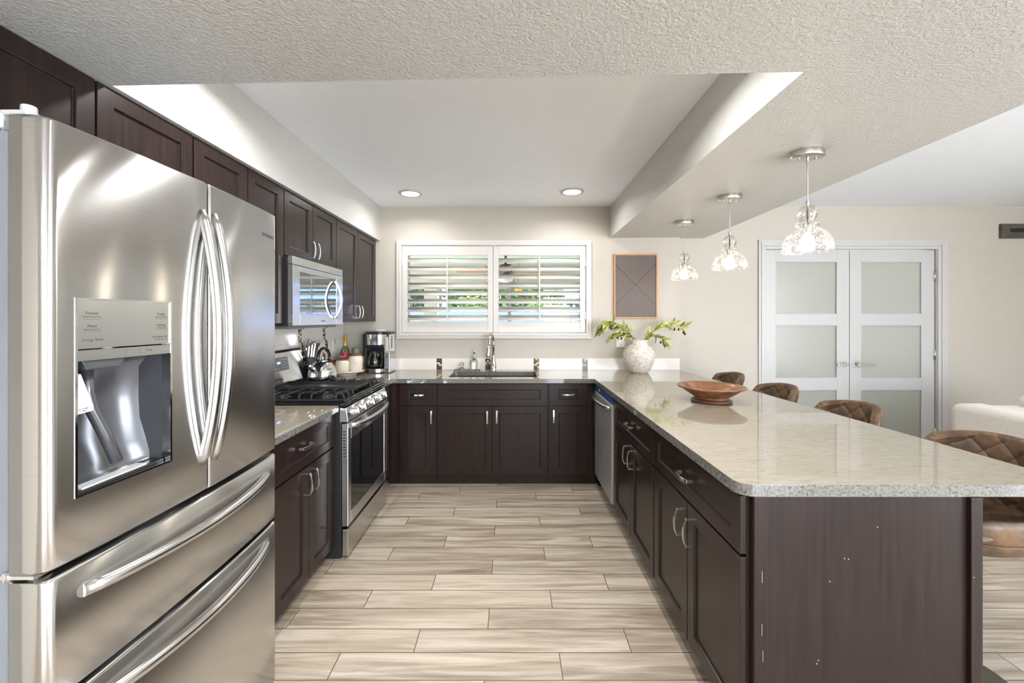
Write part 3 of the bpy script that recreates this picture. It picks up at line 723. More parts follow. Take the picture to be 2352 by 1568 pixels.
# faucet
t = thing('faucet', 'brushed nickel pull-down faucet arching over the sink', 'faucet', (-.18, 4.085, CT))
bm = new(); lathe(bm, [(0, .897), (.030, .897), (.030, .903), (.027, .906), (.029, .93), (.0285, .96), (.023, 1.0), (.016, 1.035), (.014, 1.05)], (-.18, 4.085, 0), 24); obj('body', bm, 'nickel', t)
pts = [(-.18, 4.085, 1.04), (-.18, 4.085, 1.17)]
for i in range(1, 15):
    a = PI * i / 14; pts.append((-.18 - .030 * (1 - math.cos(a)) / 2, 4.085 - .085 * (1 - math.cos(a)), 1.17 + .085 * math.sin(a)))
e = pts[-1]; pts.append((e[0] - .004, e[1] - .003, e[2] - .03))
bm = new(); tube(bm, pts, .0125, 14); obj('spout', bm, 'nickel', t)
bm = new(); tube(bm, [(e[0] - .004, e[1] - .003, e[2] - .02), (e[0] - .007, e[1] - .006, e[2] - .05), (e[0] - .012, e[1] - .012, e[2] - .115), (e[0] - .0125, e[1] - .013, e[2] - .125)], [.0145, .016, .024, .021], 16); obj('spray_head', bm, 'nickel', t)
bm = new(); tube(bm, [(-.18, 4.06, .955), (-.182, 4.045, .957), (-.185, 4.035, .96)], [.013, .014, .011], 14); tube(bm, [(-.183, 4.042, .96), (-.19, 4.02, .92)], [.005, .004], 8); obj('lever', bm, 'chrome', t)

# ------------------------------------------------------------------ dishwasher
t = thing('dishwasher', 'stainless steel dishwasher with curved bar handle, built into the peninsula', 'dishwasher', (1.0, 3.23, 0))
g = mp('-X', .692)
bm = new(); box(bm, .725, 1.295, 2.93, 3.533, .1, CB - .002); box(bm, .78, 1.29, 2.935, 3.53, .0, .1); obj('housing', bm, 'black', t)
bm = new(); fbox(bm, g, 2.933, 3.528, .105, .800, -.032, 0); obj('door', bm, 'steel_dull', t, bevel=.006, bseg=3)
bm = new(); fbox(bm, g, 2.933, 3.528, .804, .852, -.032, -.004); obj('control_strip', bm, 'blue_film', t, bevel=.002, label='blue control strip')
text(t, 'BOSCH', (.6955, 3.36, .828), '-X', .022, 'light_grey', extr=.0004)
bm = new(); pts = []
for i in range(21):
    q = i / 20; y = 2.955 + q * .55; d = .052 * math.sin(PI * q) ** .45 if 0 < q < 1 else 0
    pts.append(g(y, .775, d + .001))
tube(bm, pts, .0115, 12); obj('handle', bm, 'steel_bar', t)

# ------------------------------------------------------------------ range
RF = -.955; g = mp('+X', RF); y0, y1 = 2.455, 3.205
t = thing('gas_range', 'stainless steel gas range with five front knobs, set in the left counter', 'range', (-1.31, 2.83, 0))
bm = new(); box(bm, -1.655, RF - .042, y0 + .004, y1 - .004, .0, .885); obj('body', bm, 'black', t, bevel=.002)
bm = new(); fbox(bm, g, y0, y1, .018, .172, -.035, 0); obj('drawer', bm, 'steel', t, bevel=.004, bseg=3)
bm = new()
# oven door as a frame round its window
wy0, wy1, wz0, wz1 = 2.505, 3.150, .262, .690
for a in ((y0, wy0, .190, .790), (wy1, y1, .190, .790), (wy0, wy1, .190, wz0), (wy0, wy1, wz1, .790)): fbox(bm, g, *a, -.038, 0)
dr = obj('oven_door', bm, 'steel', t, bevel=.003)
bm = new(); fbox(bm, g, wy0 + .001, wy1 - .001, wz0 + .001, wz1 - .001, -.030, -.003); obj('oven_window', bm, 'black_glass', dr)
for i in range(7):
    bm = new(); fbox(bm, g, 2.56 + i * .085, 2.60 + i * .085, .722, .730, -.002, .0008); obj('vent_slot', bm, 'black', dr)
for i in range(9):
    bm = new(); box(bm, RF - .03, RF - .012, y0 - .0008, y0 + .001, .74 - i * .018, .746 - i * .018); obj('vent_slot', bm, 'black', dr)
bm = new(); pts = []
for i in range(21):
    q = i / 20; d = .058 * math.sin(PI * q) ** .4 if 0 < q < 1 else 0
    pts.append(g(y0 + .03 + q * .69, .772 - .004 * math.sin(PI * q), d))
tube(bm, pts, .0145, 14); obj('handle', bm, 'steel_bar', dr)
# sloped knob panel
bm = new()
pr = [(RF - .05, .797), (RF - .002, .797), (RF, .803), (RF - .012, .878), (RF - .05, .884)]
A = [bm.verts.new((x, y0, z)) for x, z in pr]; B = [bm.verts.new((x, y1, z)) for x, z in pr]
for i in range(5): bm.faces.new((A[i], A[(i + 1) % 5], B[(i + 1) % 5], B[i]))
bm.faces.new(A); bm.faces.new(B); obj('knob_panel', bm, 'steel', t, bevel=.002)
for yk in (2.545, 2.665, 2.825, 2.975, 3.095):
    bm = new(); c0 = Vector((RF - .010, yk, .842)); n_ = Vector((.97, 0, .2)).normalized()
    tube(bm, [c0, c0 + n_ * .012, c0 + n_ * .014, c0 + n_ * .036, c0 + n_ * .040], [.027, .026, .0215, .020, .017], 20)
    b = c0 + n_ * .041
    tube(bm, [b - Vector((0, 0, .019)), b + Vector((0, 0, .019))], .006, sq=(.010, .012), up=(1, 0, 0))
    obj('knob', bm, 'chrome', t)
# black cooktop
bm = new(); box(bm, -1.63, RF - .020, y0, y1, .884, .914); ct = obj('cooktop', bm, 'black_gloss', t, bevel=.010, bseg=3)
bm = new(); box(bm, RF - .052, RF - .018, y0, y1, .9135, .928); obj('cooktop_lip', bm, 'black_gloss', ct, bevel=.006, bseg=3)
for (bx, by) in ((-1.42, 2.60), (-1.14, 2.60), (-1.42, 3.06), (-1.14, 3.06)):
    bm = new(); lathe(bm, [(0, .914), (.055, .914), (.052, .922), (.036, .924), (.036, .932), (0, .934)], (bx, by, 0), 20)
    obj('burner', bm, 'iron', ct)
def grate(ya, yb, name='grate'):
    bm = new(); xa, xb = -1.58, -1.005; zt = .953; r = .011
    for x in (xa, xb): tube(bm, [(x, ya + .006, .922), (x, yb - .006, .922)], .006, sq=(.010, .010))
    for y in (ya + .006, yb - .006): tube(bm, [(xa, y, .921), (xb, y, .921)], .006, sq=(.010, .012))
    ym = (ya + yb) / 2
    tube(bm, [(xa + .02, ym, zt - .004), (xb - .02, ym, zt - .004)], .006, sq=(.010, .010))
    n = 8
    for i in range(n):
        x = xa + .035 + i * (xb - xa - .07) / (n - 1); lg = .085 if i % 2 else .045
        for s, y in ((1, ya + .006), (-1, yb - .006)):
            tube(bm, [(x, y, .918), (x, y + s * .003, zt - .008), (x, y + s * .012, zt), (x, y + s * (lg + .02), zt)], .006, sq=(.009, .012))
    for x, s in ((xa, 1), (xb, -1)):
        for y in (ya + .04, ym, yb - .04): tube(bm, [(x, y, .918), (x + s * .004, y, zt - .008), (x + s * .012, y, zt), (x + s * .055, y, zt)], .006, sq=(.009, .012))
    return obj(name, bm, 'iron', t, bevel=.0015)
grate(2.478, 2.705); grate(2.955, 3.182)
bm = new()
Lp = [[(xa, ya), (xb, ya), (xb, yb), (xa, yb)] for xa, xb, ya, yb in ((-1.57, -1.02, 2.712, 2.948), (-1.585, -1.005, 2.705, 2.955), (-1.585, -1.005, 2.705, 2.955), (-1.575, -1.015, 2.715, 2.945), (-1.545, -1.045, 2.735, 2.925))]
R_ = [[bm.verts.new((x, y, z)) for x, y in lp] for lp, z in zip(Lp, (.930, .945, .962, .962, .946))]
for a, b in zip(R_, R_[1:]):
    for i in range(4): bm.faces.new((a[i], a[(i + 1) % 4], b[(i + 1) % 4], b[i]))
bm.faces.new(R_[0]); bm.faces.new(R_[-1])
gd = obj('griddle', bm, 'iron', t, bevel=.004, bseg=3, label='flat black griddle over the middle burners')
# backguard with display
bm = new(); pr = [(-1.655, .884), (-1.575, .884), (-1.565, .955), (-1.600, 1.165), (-1.612, 1.182), (-1.655, 1.182)]
A = [bm.verts.new((x, y0 + .004, z)) for x, z in pr]; B = [bm.verts.new((x, y1 - .004, z)) for x, z in pr]
for i in range(6): bm.faces.new((A[i], A[(i + 1) % 6], B[(i + 1) % 6], B[i]))
bm.faces.new(A); bm.faces.new(B); bg = obj('backguard', bm, 'steel', t, bevel=.003)
sl = lambda z: -1.565 - (z - .955) * .035 / .210
def slq(bm, ya, yb, za, zb, off, th=.002):
    vs = [(sl(z) + o, y, z) for z in (za, zb) for y in (ya, yb) for o in (off, off + th)]
    v = [bm.verts.new(p) for p in vs]
    for f in ((0, 1, 3, 2), (4, 6, 7, 5), (0, 4, 5, 1), (2, 3, 7, 6), (0, 2, 6, 4), (1, 5, 7, 3)): bm.faces.new([v[i] for i in f])
bm = new(); slq(bm, 2.66, 2.985, 1.045, 1.135, .0005); obj('display', bm, 'grey_plastic', bg)
bm = new()
for i, yy in enumerate((2.845, 2.860, 2.872)): slq(bm, yy, yy + .009, 1.092, 1.106, .003)
obj('clock_digits', bm, 'display', bg)
bm = new()
for r_ in range(4):
    for c_ in range(5): slq(bm, 2.90 + c_ * .016, 2.908 + c_ * .016, 1.062 + r_ * .018, 1.065 + r_ * .018, .003, .0008)
for c_ in range(6): slq(bm, 2.69 + c_ * .03, 2.705 + c_ * .03, 1.060, 1.064, .003, .0008)
obj('button_legends', bm, 'light_grey', bg)
text(bg, 'SAMSUNG', (sl(.99) + .0015, 2.845, .99), '+X', .020, 'grey_mid', extr=.0006)

# ------------------------------------------------------------------ microwave
MX = -1.285
t = thing('microwave', 'stainless over-the-range microwave with a bowed grey handle', 'microwave', (-1.48, 2.84, 1.355))
g = mp('+X', MX); a0_, a1_ = 2.472, 3.200
bm = new(); box(bm, -1.66, MX - .03, a0_ + .003, a1_ - .003, 1.358, 1.768); obj('housing', bm, 'black', t, bevel=.003)
bm = new(); fbox(bm, g, a0_, a1_, 1.722, 1.770, -.03, -.001); obj('vent_grille', bm, 'steel_bar', t, bevel=.002)
bm = new()
q0, q1, r0, r1 = 2.555, 3.085, 1.43, 1.685
for a in ((a0_, q0, 1.358, 1.719), (q1, a1_, 1.358, 1.719), (q0, q1, 1.358, r0), (q0, q1, r1, 1.719)): fbox(bm, g, *a, -.03, 0)
d = obj('door', bm, 'steel_bar', t, bevel=.002)
bm = new(); fbox(bm, g, q0 + .0005, q1 - .0005, r0 + .0005, r1 - .0005, -.02, -.002)
mg = bpy.data.materials.new('mirrored_door_glass'); mg.use_nodes = True; pn = mg.node_tree.nodes['Principled BSDF']
nz_ = N(mg.node_tree, 'ShaderNodeTexNoise', {'Scale': 20.0}).outputs[0]
mg.node_tree.links.new(ramp(mg.node_tree, nz_, [(0.3, (.30, .31, .33)), (0.7, (.33, .34, .36))]), pn.inputs['Base Color'])
pn.inputs['Metallic'].default_value = .9; pn.inputs['Roughness'].default_value = .03
obj('door_window', bm, mg, d)
bm = new(); pts = []
for i in range(17):
    q = i / 16; pts.append(g(3.045, 1.405 + q * .265, .004 + .050 * math.sin(PI * q) ** .7 if 0 < q < 1 else .004))
tube(bm, pts, .01, sq=(.016, .020), up=(0, 1, 0)); obj('handle', bm, 'nickel', d, bevel=.003)
text(d, 'SAMSUNG', (MX + .0001, 2.87, 1.385), '+X', .014, 'grey_mid')
bm = new(); box(bm, -1.6, MX - .04, a0_ + .02, a1_ - .02, 1.340, 1.358); obj('underside_plate', bm, 'grey_plastic', t, bevel=.004)

# ------------------------------------------------------------------ refrigerator
t = thing('refrigerator', 'large stainless french-door refrigerator with ice dispenser and two bottom drawers', 'refrigerator', (-1.27, 1.19, 0))
bm = new(); box(bm, -1.645, -.972, .812, 1.572, .03, 1.765); box(bm, -1.62, -1.0, .84, 1.55, 0, .03); obj('cabinet_body', bm, 'fridge_side', t, bevel=.004)
bm = new(); box(bm, -.972, -.956, .83, 1.555, .06, 1.75); obj('door_seal', bm, 'black', t)
FY0, FY1, FM = .800, 1.585, 1.209
def xf(y):
    q = (y - (FY0 + FY1) / 2) / ((FY1 - FY0) / 2); return -.888 + .018 * (1 - q * q)
def front(name, ya, yb, z0, z1, ra, rb, hole=None, parent=None, toplip=0.0):
    """bowed steel front with rounded vertical edges; hole=(y0,y1,z0,z1)"""
    xb = -.955; prof = [(xb, ya)]
    n = 6
    for i in range(n + 1):
        a = PI / 2 * i / n; prof.append((xf(ya + ra) - ra + ra * math.sin(a), ya + ra - ra * math.cos(a)))
    ys = [ya + ra + (yb - rb - ya - ra) * i / 10 for i in range(1, 10)]
    if hole: ys = sorted([y for y in ys if min(abs(y - hole[0]), abs(y - hole[1])) > .012] + [hole[0], hole[1]])
    for y in ys: prof.append((xf(y), y))
    for i in range(n + 1):
        a = PI / 2 * i / n; prof.append((xf(yb - rb) - rb + rb * math.cos(a), yb - rb + rb * math.sin(a)))
    prof.append((xb, yb))
    lv = [(z0, .006), (z0 + .006, 0)] + ([(hole[2], 0), (hole[3], 0)] if hole else []) + [(z1 - .006, 0), (z1, .006)]
    bm = new(); R2 = []
    for z, ins in lv:
        R2.append([bm.verts.new((max(xb, x - ins) if x > xb + .02 else x, y, z)) for x, y in prof])
    for k, (a, b) in enumerate(zip(R2, R2[1:])):
        for i in range(len(prof) - 1):
            if hole and lv[k][0] == hole[2] and prof[i][1] >= hole[0] - 1e-6 and prof[i + 1][1] <= hole[1] + 1e-6: continue
            f = bm.faces.new((a[i], a[i + 1], b[i + 1], b[i])); f.smooth = True
        bm.faces.new((a[-1], a[0], b[0], b[-1]))
    bm.faces.new(R2[0]); bm.faces.new(R2[-1])
    return obj(name, bm, 'steel', parent or t)
H = (.852, 1.078, 1.036, 1.443)
dl = front('door', FY0, FM - .003, .912, 1.788, .022, .006, hole=H)
dr = front('door', FM + .003, FY1, .912, 1.788, .006, .012)
d1 = front('freezer_drawer', FY0, FY1, .655, .897, .022, .012)
d2 = front('freezer_drawer', FY0, FY1, .045, .643, .022, .012)
# dispenser
bm = new(); hx = -.878
ring_ = [(H[0], H[2]), (H[1], H[2]), (H[1], H[3]), (H[0], H[3])]
def xq(y): return xf(y)
for (ya, yb, za, zb) in ((H[0] - .001, H[0] + .004, H[2], H[3]), (H[1] - .004, H[1] + .001, H[2], H[3]), (H[0], H[1], H[3] - .004, H[3]), (H[0], H[1], H[2], H[2] + .004)):
    vs = [bm.verts.new((xq(y) + o, y, z)) for y in (ya, yb) for z in (za, zb) for o in (-.02, .0015)]
    for f in ((0, 1, 3, 2), (4, 6, 7, 5), (0, 4, 5, 1), (2, 3, 7, 6), (0, 2, 6, 4), (1, 5, 7, 3)): bm.faces.new([vs[i] for i in f])
dp = obj('dispenser', bm, 'chrome', dl)
xc = lambda y: xq(H[0] + .004) + (xq(H[1] - .004) - xq(H[0] + .004)) * (y - H[0] - .004) / (H[1] - H[0] - .008)
def bend(o, y0, f=None):
    f = f or xc
    for v in o.data.vertices:
        yy = v.co.y + t.location.y; v.co.x += f(yy) - f(y0)
def qplate(name, ya, yb, za, zb, off, m, th=.008):
    bm = new(); vs = [bm.verts.new((xq(y) + o, y, z)) for y in (ya, yb) for z in (za, zb) for o in (off - th, off)]
    for f in ((0, 1, 3, 2), (4, 6, 7, 5), (0, 4, 5, 1), (2, 3, 7, 6), (0, 2, 6, 4), (1, 5, 7, 3)): bm.faces.new([vs[i] for i in f])
    return obj(name, bm, m, dl)
qplate('dispenser_panel', H[0] + .004, H[1] - .004, 1.338, 1.439, -.001, 'steel_bar')
qplate('dispenser_button_strip', H[0] + .004, H[1] - .004, 1.313, 1.335, .001, 'steel_bar')
for yy in (.958, .990):
    bm = new()
    for a in ((yy, yy + .018, 1.320, 1.3212), (yy, yy + .018, 1.3292, 1.3304), (yy, yy + .0012, 1.320, 1.3304), (yy + .0168, yy + .018, 1.320, 1.3304)):
        box(bm, .001, .0018, *a)
    for v in bm.verts: v.co.x += xc(v.co.y)
    obj('dispenser_button', bm, 'grey_plastic', dl)
# cavity: side walls, sloped back
bm = new(); cx = -.965
cav = [(xq(.9) - .006, 1.313), (-.935, 1.305), (-.965, 1.27), (-.966, 1.20), (-.955, 1.13), (-.925, 1.075), (-.915, 1.05), (-.915, H[2]), (xq(.9) - .004, H[2])]
cav = [(-.8865, 1.313), (-.93, 1.308), (-.952, 1.28), (-.953, 1.20), (-.950, 1.15), (-.935, 1.10), (-.925, 1.062), (-.925, H[2] + .004), (-.884, H[2] + .004)]
A = [bm.verts.new((x, H[0] + .003, z)) for x, z in cav]; B = [bm.verts.new((x, H[1] - .003, z)) for x, z in cav]
for i in range(len(cav) - 1): bm.faces.new((A[i], A[i + 1], B[i + 1], B[i])).smooth = True
bm.faces.new(A); bm.faces.new(B); obj('dispenser_cavity', bm, 'dispenser', dl)
bm = new(); prv = [(.868, 1.314), (.968, 1.314), (.952, 1.292), (.880, 1.292)]
A = [bm.verts.new((-.885, y, z)) for y, z in prv]; B = [bm.verts.new((-.945, y, z)) for y, z in prv]
for i in range(4): bm.faces.new((A[i], A[(i + 1) % 4], B[(i + 1) % 4], B[i]))
bm.faces.new(A); bm.faces.new(B); obj('ice_chute', bm, 'dispenser', dl, bevel=.004, bseg=3)
bm = new(); pts = [(-.925, .915, 1.292), (-.925, .918, 1.24), (-.922, .925, 1.20), (-.912, .945, 1.14), (-.905, .965, 1.075)]
tube(bm, pts, .012, 12); obj('ice_guide', bm, 'dispenser', dl)
bm = new(); v_ = [(-.900, .858, 1.285), (-.900, .880, 1.285), (-.893, .900, 1.215), (-.890, .896, 1.205), (-.890, .858, 1.203)]
A = [bm.verts.new(p) for p in v_]; B = [bm.verts.new((p[0] - .005, p[1], p[2])) for p in v_]
for i in range(5): bm.faces.new((A[i], A[(i + 1) % 5], B[(i + 1) % 5], B[i]))
bm.faces.new(A); bm.faces.new(B); obj('dispenser_paddle', bm, 'light_grey', dl, bevel=.001)
bm = new(); box(bm, -.8895, -.8885, .858, .888, 1.207, 1.217); obj('sticker', bm, 'label_white', dl)
text(dl, 'Use portable', (-.8882, .873, 1.2140), '+X', .0042); text(dl, 'ice maker', (-.8882, .873, 1.2095), '+X', .0042)
bm = new(); box(bm, -.925, -.886, H[0] + .006, H[1] - .006, H[2] + .0045, H[2] + .010); box(bm, -.917, -.890, H[0] + .02, H[1] - .05, H[2] + .010, H[2] + .013, 1); obj('drip_tray', bm, ['black', 'light_grey'], dl)
for s_, y, z, sz in (('Freezer', .886, 1.412, .0085), ('Power Freeze (3 sec)', .886, 1.4045, .0042), ('Alarm', .886, 1.385, .0085), ('Filter Reset (3 sec)', .886, 1.3775, .0042), ('Energy Saver', .888, 1.356, .0085),
                     ('Fridge', 1.050, 1.412, .0085), ('Power Cool (3 sec)', 1.050, 1.4045, .0042), ('Lighting', 1.050, 1.385, .0085), ('Control (3 sec)', 1.050, 1.3775, .0038), ('Ice Maker Off', 1.047, 1.356, .0072), ('Control Lock (3 sec)', 1.050, 1.3495, .0042), ('Cub', 1.016, 1.3255, .007)):
    bend(text(dl, s_, (xc(y) + (-.0008 if z > 1.34 else .0012), y, z), '+X', sz, extr=.0001), y)
bm = new()
for y, z in ((.886, 1.3995), (.886, 1.3725), (1.05, 1.3995), (1.05, 1.3725)): box(bm, -.0012, -.0007, y - .018, y + .018, z, z + .0005)
for v in bm.verts: v.co.x += xc(v.co.y)
obj('panel_rules', bm, 'grey_mid', dl)
bend(text(dr, 'SAMSUNG', (xf(1.525) + .0003, 1.525, 1.700), '+X', .0175, 'grey_mid', extr=.0003), 1.525, xf)
# bowed door handles
def bow(p0, p1, out, r, parent, sqx=1.0):
    bm = new(); pts = []; n = 24; p0 = Vector(p0); p1 = Vector(p1)
    for i in range(n + 1):
        q = i / n; p = p0.lerp(p1, q); pts.append((p.x + out * (math.sin(PI * q) ** .75 if 0 < q < 1 else 0), p.y, p.z))
    tube(bm, pts, r, 20); return obj('handle', bm, 'steel_bar', parent)
bow((-.876, 1.186, .993), (-.876, 1.186, 1.702), .050, .0135, dl)
bow((-.876, 1.234, .993), (-.876, 1.234, 1.702), .050, .0135, dr)
bow((-.884, .868, .842), (-.884, 1.520, .842), .062, .0145, d1)
bow((-.884, .868, .597), (-.884, 1.520, .597), .062, .0145, d2)
bm = new(); box(bm, -.985, -.925, .803, .838, 1.790, 1.800); box(bm, -.985, -.972, .803, .838, 1.765, 1.80); lathe(bm, [(0, 1.788), (.012, 1.788), (.012, 1.815), (0, 1.815)], (-.942, .822, 0), 14)
obj('top_hinge', bm, 'light_grey', t, bevel=.003)
bm = new(); box(bm, -.985, -.915, .806, .836, .9005, .9075); lathe(bm, [(0, .898), (.010, .898), (.010, .911), (0, .911)], (-.930, .822, 0), 14); lathe(bm, [(0, .894), (.010, .894), (.010, .913), (0, .913)], (-.968, .812, 0), 14)
obj('middle_hinge', bm, 'chrome', t)

# ------------------------------------------------------------------ lamps
def downlight(x, y, z, power, label, size=.10, group='recessed ceiling downlights'):
    t = thing('recessed_downlight', label, 'ceiling light', (x, y, z - .012), group)
    bm = new(); lathe(bm, [(.078, z - .010), (.100, z - .008), (.104, z - .003), (.104, z + .001)], (x, y, 0), 40); lathe(bm, [(.078, z - .010), (.076, z + .002)], (x, y, 0), 40); obj('trim_ring', bm, 'white', t)
    bm = new(); lathe(bm, [(0, z - .004), (.077, z - .004)], (x, y, 0), 40); obj('lens', bm, 'downlight', t)
    area_light('downlight_lamp', (x, y, z - .013), (0, 0, 0), size, size, power, (1.0, .985, .96), 'DISK', spread=math.radians(155)).parent = None
    return t
downlight(-.896, 3.72, ZT, 3, 'round recessed downlight in the tray ceiling, over the coffee maker side')
downlight(.523, 3.67, ZT, 3, 'round recessed downlight in the tray ceiling, over the dishwasher side')
downlight(-.90, 1.72, ZT, 8, 'recessed downlight hidden above the dropped ceiling edge, refrigerator side')
downlight(.42, 1.70, ZT, 10, 'recessed downlight hidden above the dropped ceiling edge, peninsula side')
for i, (x, y) in enumerate(((3.7, 1.9), (4.7, 1.9), (3.0, .4), (4.4, .4))):
    downlight(x, y, ZH, 1.5, 'added fill downlight in the living room ceiling, ' + ('over the sofa end', 'by the window wall', 'beside the stools', 'near the front windows')[i])  # unseen lamps, added to raise the light on the living side
for i, (x, y) in enumerate(((0.0, -2.4), (2.2, -2.4))):
    downlight(x, y, ZH, 14, 'added fill downlight in the ceiling behind the kitchen, ' + ('on the refrigerator side', 'on the sofa side')[i])  # unseen lamps, added to brighten the room from behind

downlight(.02, .50, 2.185, 11, 'added fill downlight in the dropped ceiling above the camera, between refrigerator and peninsula')  # unseen lamp, added for soft light on the near floor
def pendant():
    """built with its canopy at the origin, hanging down"""
    t = thing('pendant_light', '', 'pendant light', (0, 0, 0))
    bm = new(); lathe(bm, [(0, -.030), (.072, -.030), (.077, -.027), (.077, 0), (0, 0)], (0, 0, 0), 40, sy=.72); obj('canopy', bm, 'nickel', t, bevel=.0015)
    for s in (-1, 1):
        bm = new(); lathe(bm, [(0, -.040), (.003, -.039), (.0045, -.035), (.003, -.030)], (s * .040, 0, 0), 10); obj('screw', bm, 'nickel', t)
    bm = new(); lathe(bm, [(0, -.052), (.006, -.052), (.006, -.030)], (0, 0, 0), 14); lathe(bm, [(.007, -.238), (.007, -.262), (0, -.262)], (0, 0, 0), 14); lathe(bm, [(.007, -.238), (0, -.238)], (0, 0, 0), 14); obj('cord_grip', bm, 'nickel', t)
    bm = new(); tube(bm, [(0, 0, -.05), (.0008, 0, -.15), (0, 0, -.24)], .0028, 8); obj('cord', bm, 'light_grey', t)
    top = [(.008, -.262), (.022, -.264), (.035, -.276), (.0415, -.298), (.037, -.322), (.027, -.335)]
    bm = new(); lathe(bm, top + [(.030, -.338)], (0, 0, 0), 40); sg = obj('glass_globe', bm, 'clear_pend', t, solid=.003)
    bm = new(); lathe(bm, [(.030, -.338), (.044, -.341), (.0490, -.348), (.047, -.357), (.036, -.362), (.040, -.370), (.066, -.384), (.086, -.404), (.098, -.430), (.103, -.458), (.106, -.482)], (0, 0, 0), 48); obj('glass_shade', bm, 'seeded_glass', t, solid=.003)
    bm = new(); lathe(bm, [(0, -.262), (.004, -.262), (.004, -.345), (.019, -.348), (.021, -.352), (.021, -.385), (.017, -.392), (0, -.392)], (0, 0, 0), 20); obj('socket', bm, 'nickel', t)
    bm = new(); lathe(bm, [(0, -.390), (.012, -.392), (.016, -.402), (.026, -.416), (.029, -.432), (.024, -.449), (.012, -.459), (0, -.461)], (0, 0, 0), 24); obj('bulb', bm, 'bulb', t)
    return t
PL = [(2.02, 'clear seeded glass pendant light, nearest of the three and largest in view'), (2.742, 'clear seeded glass pendant light, middle of the three in the row'), (3.463, 'clear seeded glass pendant light, last of the three, beside the slat art')]
pend = pendant()
for i, (y, lab) in enumerate(PL):
    loc = (1.416, y, zl(1.416))
    if i == 0: pend.location = loc; pend['label'] = lab; pend['group'] = 'pendant lights over the peninsula'
    else: dup(pend, loc, 0, lab, 'pendant lights over the peninsula')
    l = bpy.data.lights.new('pendant_lamp', 'POINT'); l.energy = .8; l.color = (1.0, .88, .72); l.shadow_soft_size = .035
    o = bpy.data.objects.new('pendant_lamp', l); C.objects.link(o); o.location = (1.416, y, zl(1.416) - .480)

# ------------------------------------------------------------------ art, outlets
t = thing('framed_slat_art', 'tall brown wall art of diagonal slats in a thin oak frame', 'wall art', (1.214, YB - .015, 1.404))
bm = new(); ring_frame(bm, 1.002, 1.427, 1.404, 2.036, .013, YB - .030, YB - .001); obj('frame', bm, 'art_wood', t, bevel=.002)
bm = new(); box(bm, 1.014, 1.415, YB - .020, YB - .001, 1.416, 2.024); obj('slat_panel', bm, 'art', t)
def outlet(g, u, v, label, w_=.072, h=.118):
    t = thing('wall_outlet', label, 'outlet', g(u, v, .003))
    bm = new(); fbox(bm, g, u - w_ / 2, u + w_ / 2, v - h / 2, v + h / 2, .0005, .007); obj('cover_plate', bm, 'offwhite', t, bevel=.002)
    for s in (-1, 1):
        bm = new(); fbox(bm, g, u - .017, u + .017, v + s * .026 - .014, v + s * .026 + .014, .006, .0085); rc = obj('receptacle', bm, 'label_white', t, bevel=.002)
        bm = new()
        fbox(bm, g, u - .008, u - .006, v + s * .026 - .004, v + s * .026 + .006, .008, .0089); fbox(bm, g, u + .006, u + .008, v + s * .026 - .004, v + s * .026 + .006, .008, .0089)
        fbox(bm, g, u - .002, u + .002, v + s * .026 - .011, v + s * .026 - .007, .008, .0089)
        obj('slots', bm, 'black', rc)
gB = mp('-Y', YB)
outlet(gB, 1.072, 1.178, 'white wall outlet half hidden by the olive leaves', .085)
outlet(gB, -1.29, 1.235, 'white outlet plate peeking above the coffee maker', .088)
outlet(mp('+X', XL + .009), 3.92, 1.155, 'white outlet on the tiles behind the syrup bottle')

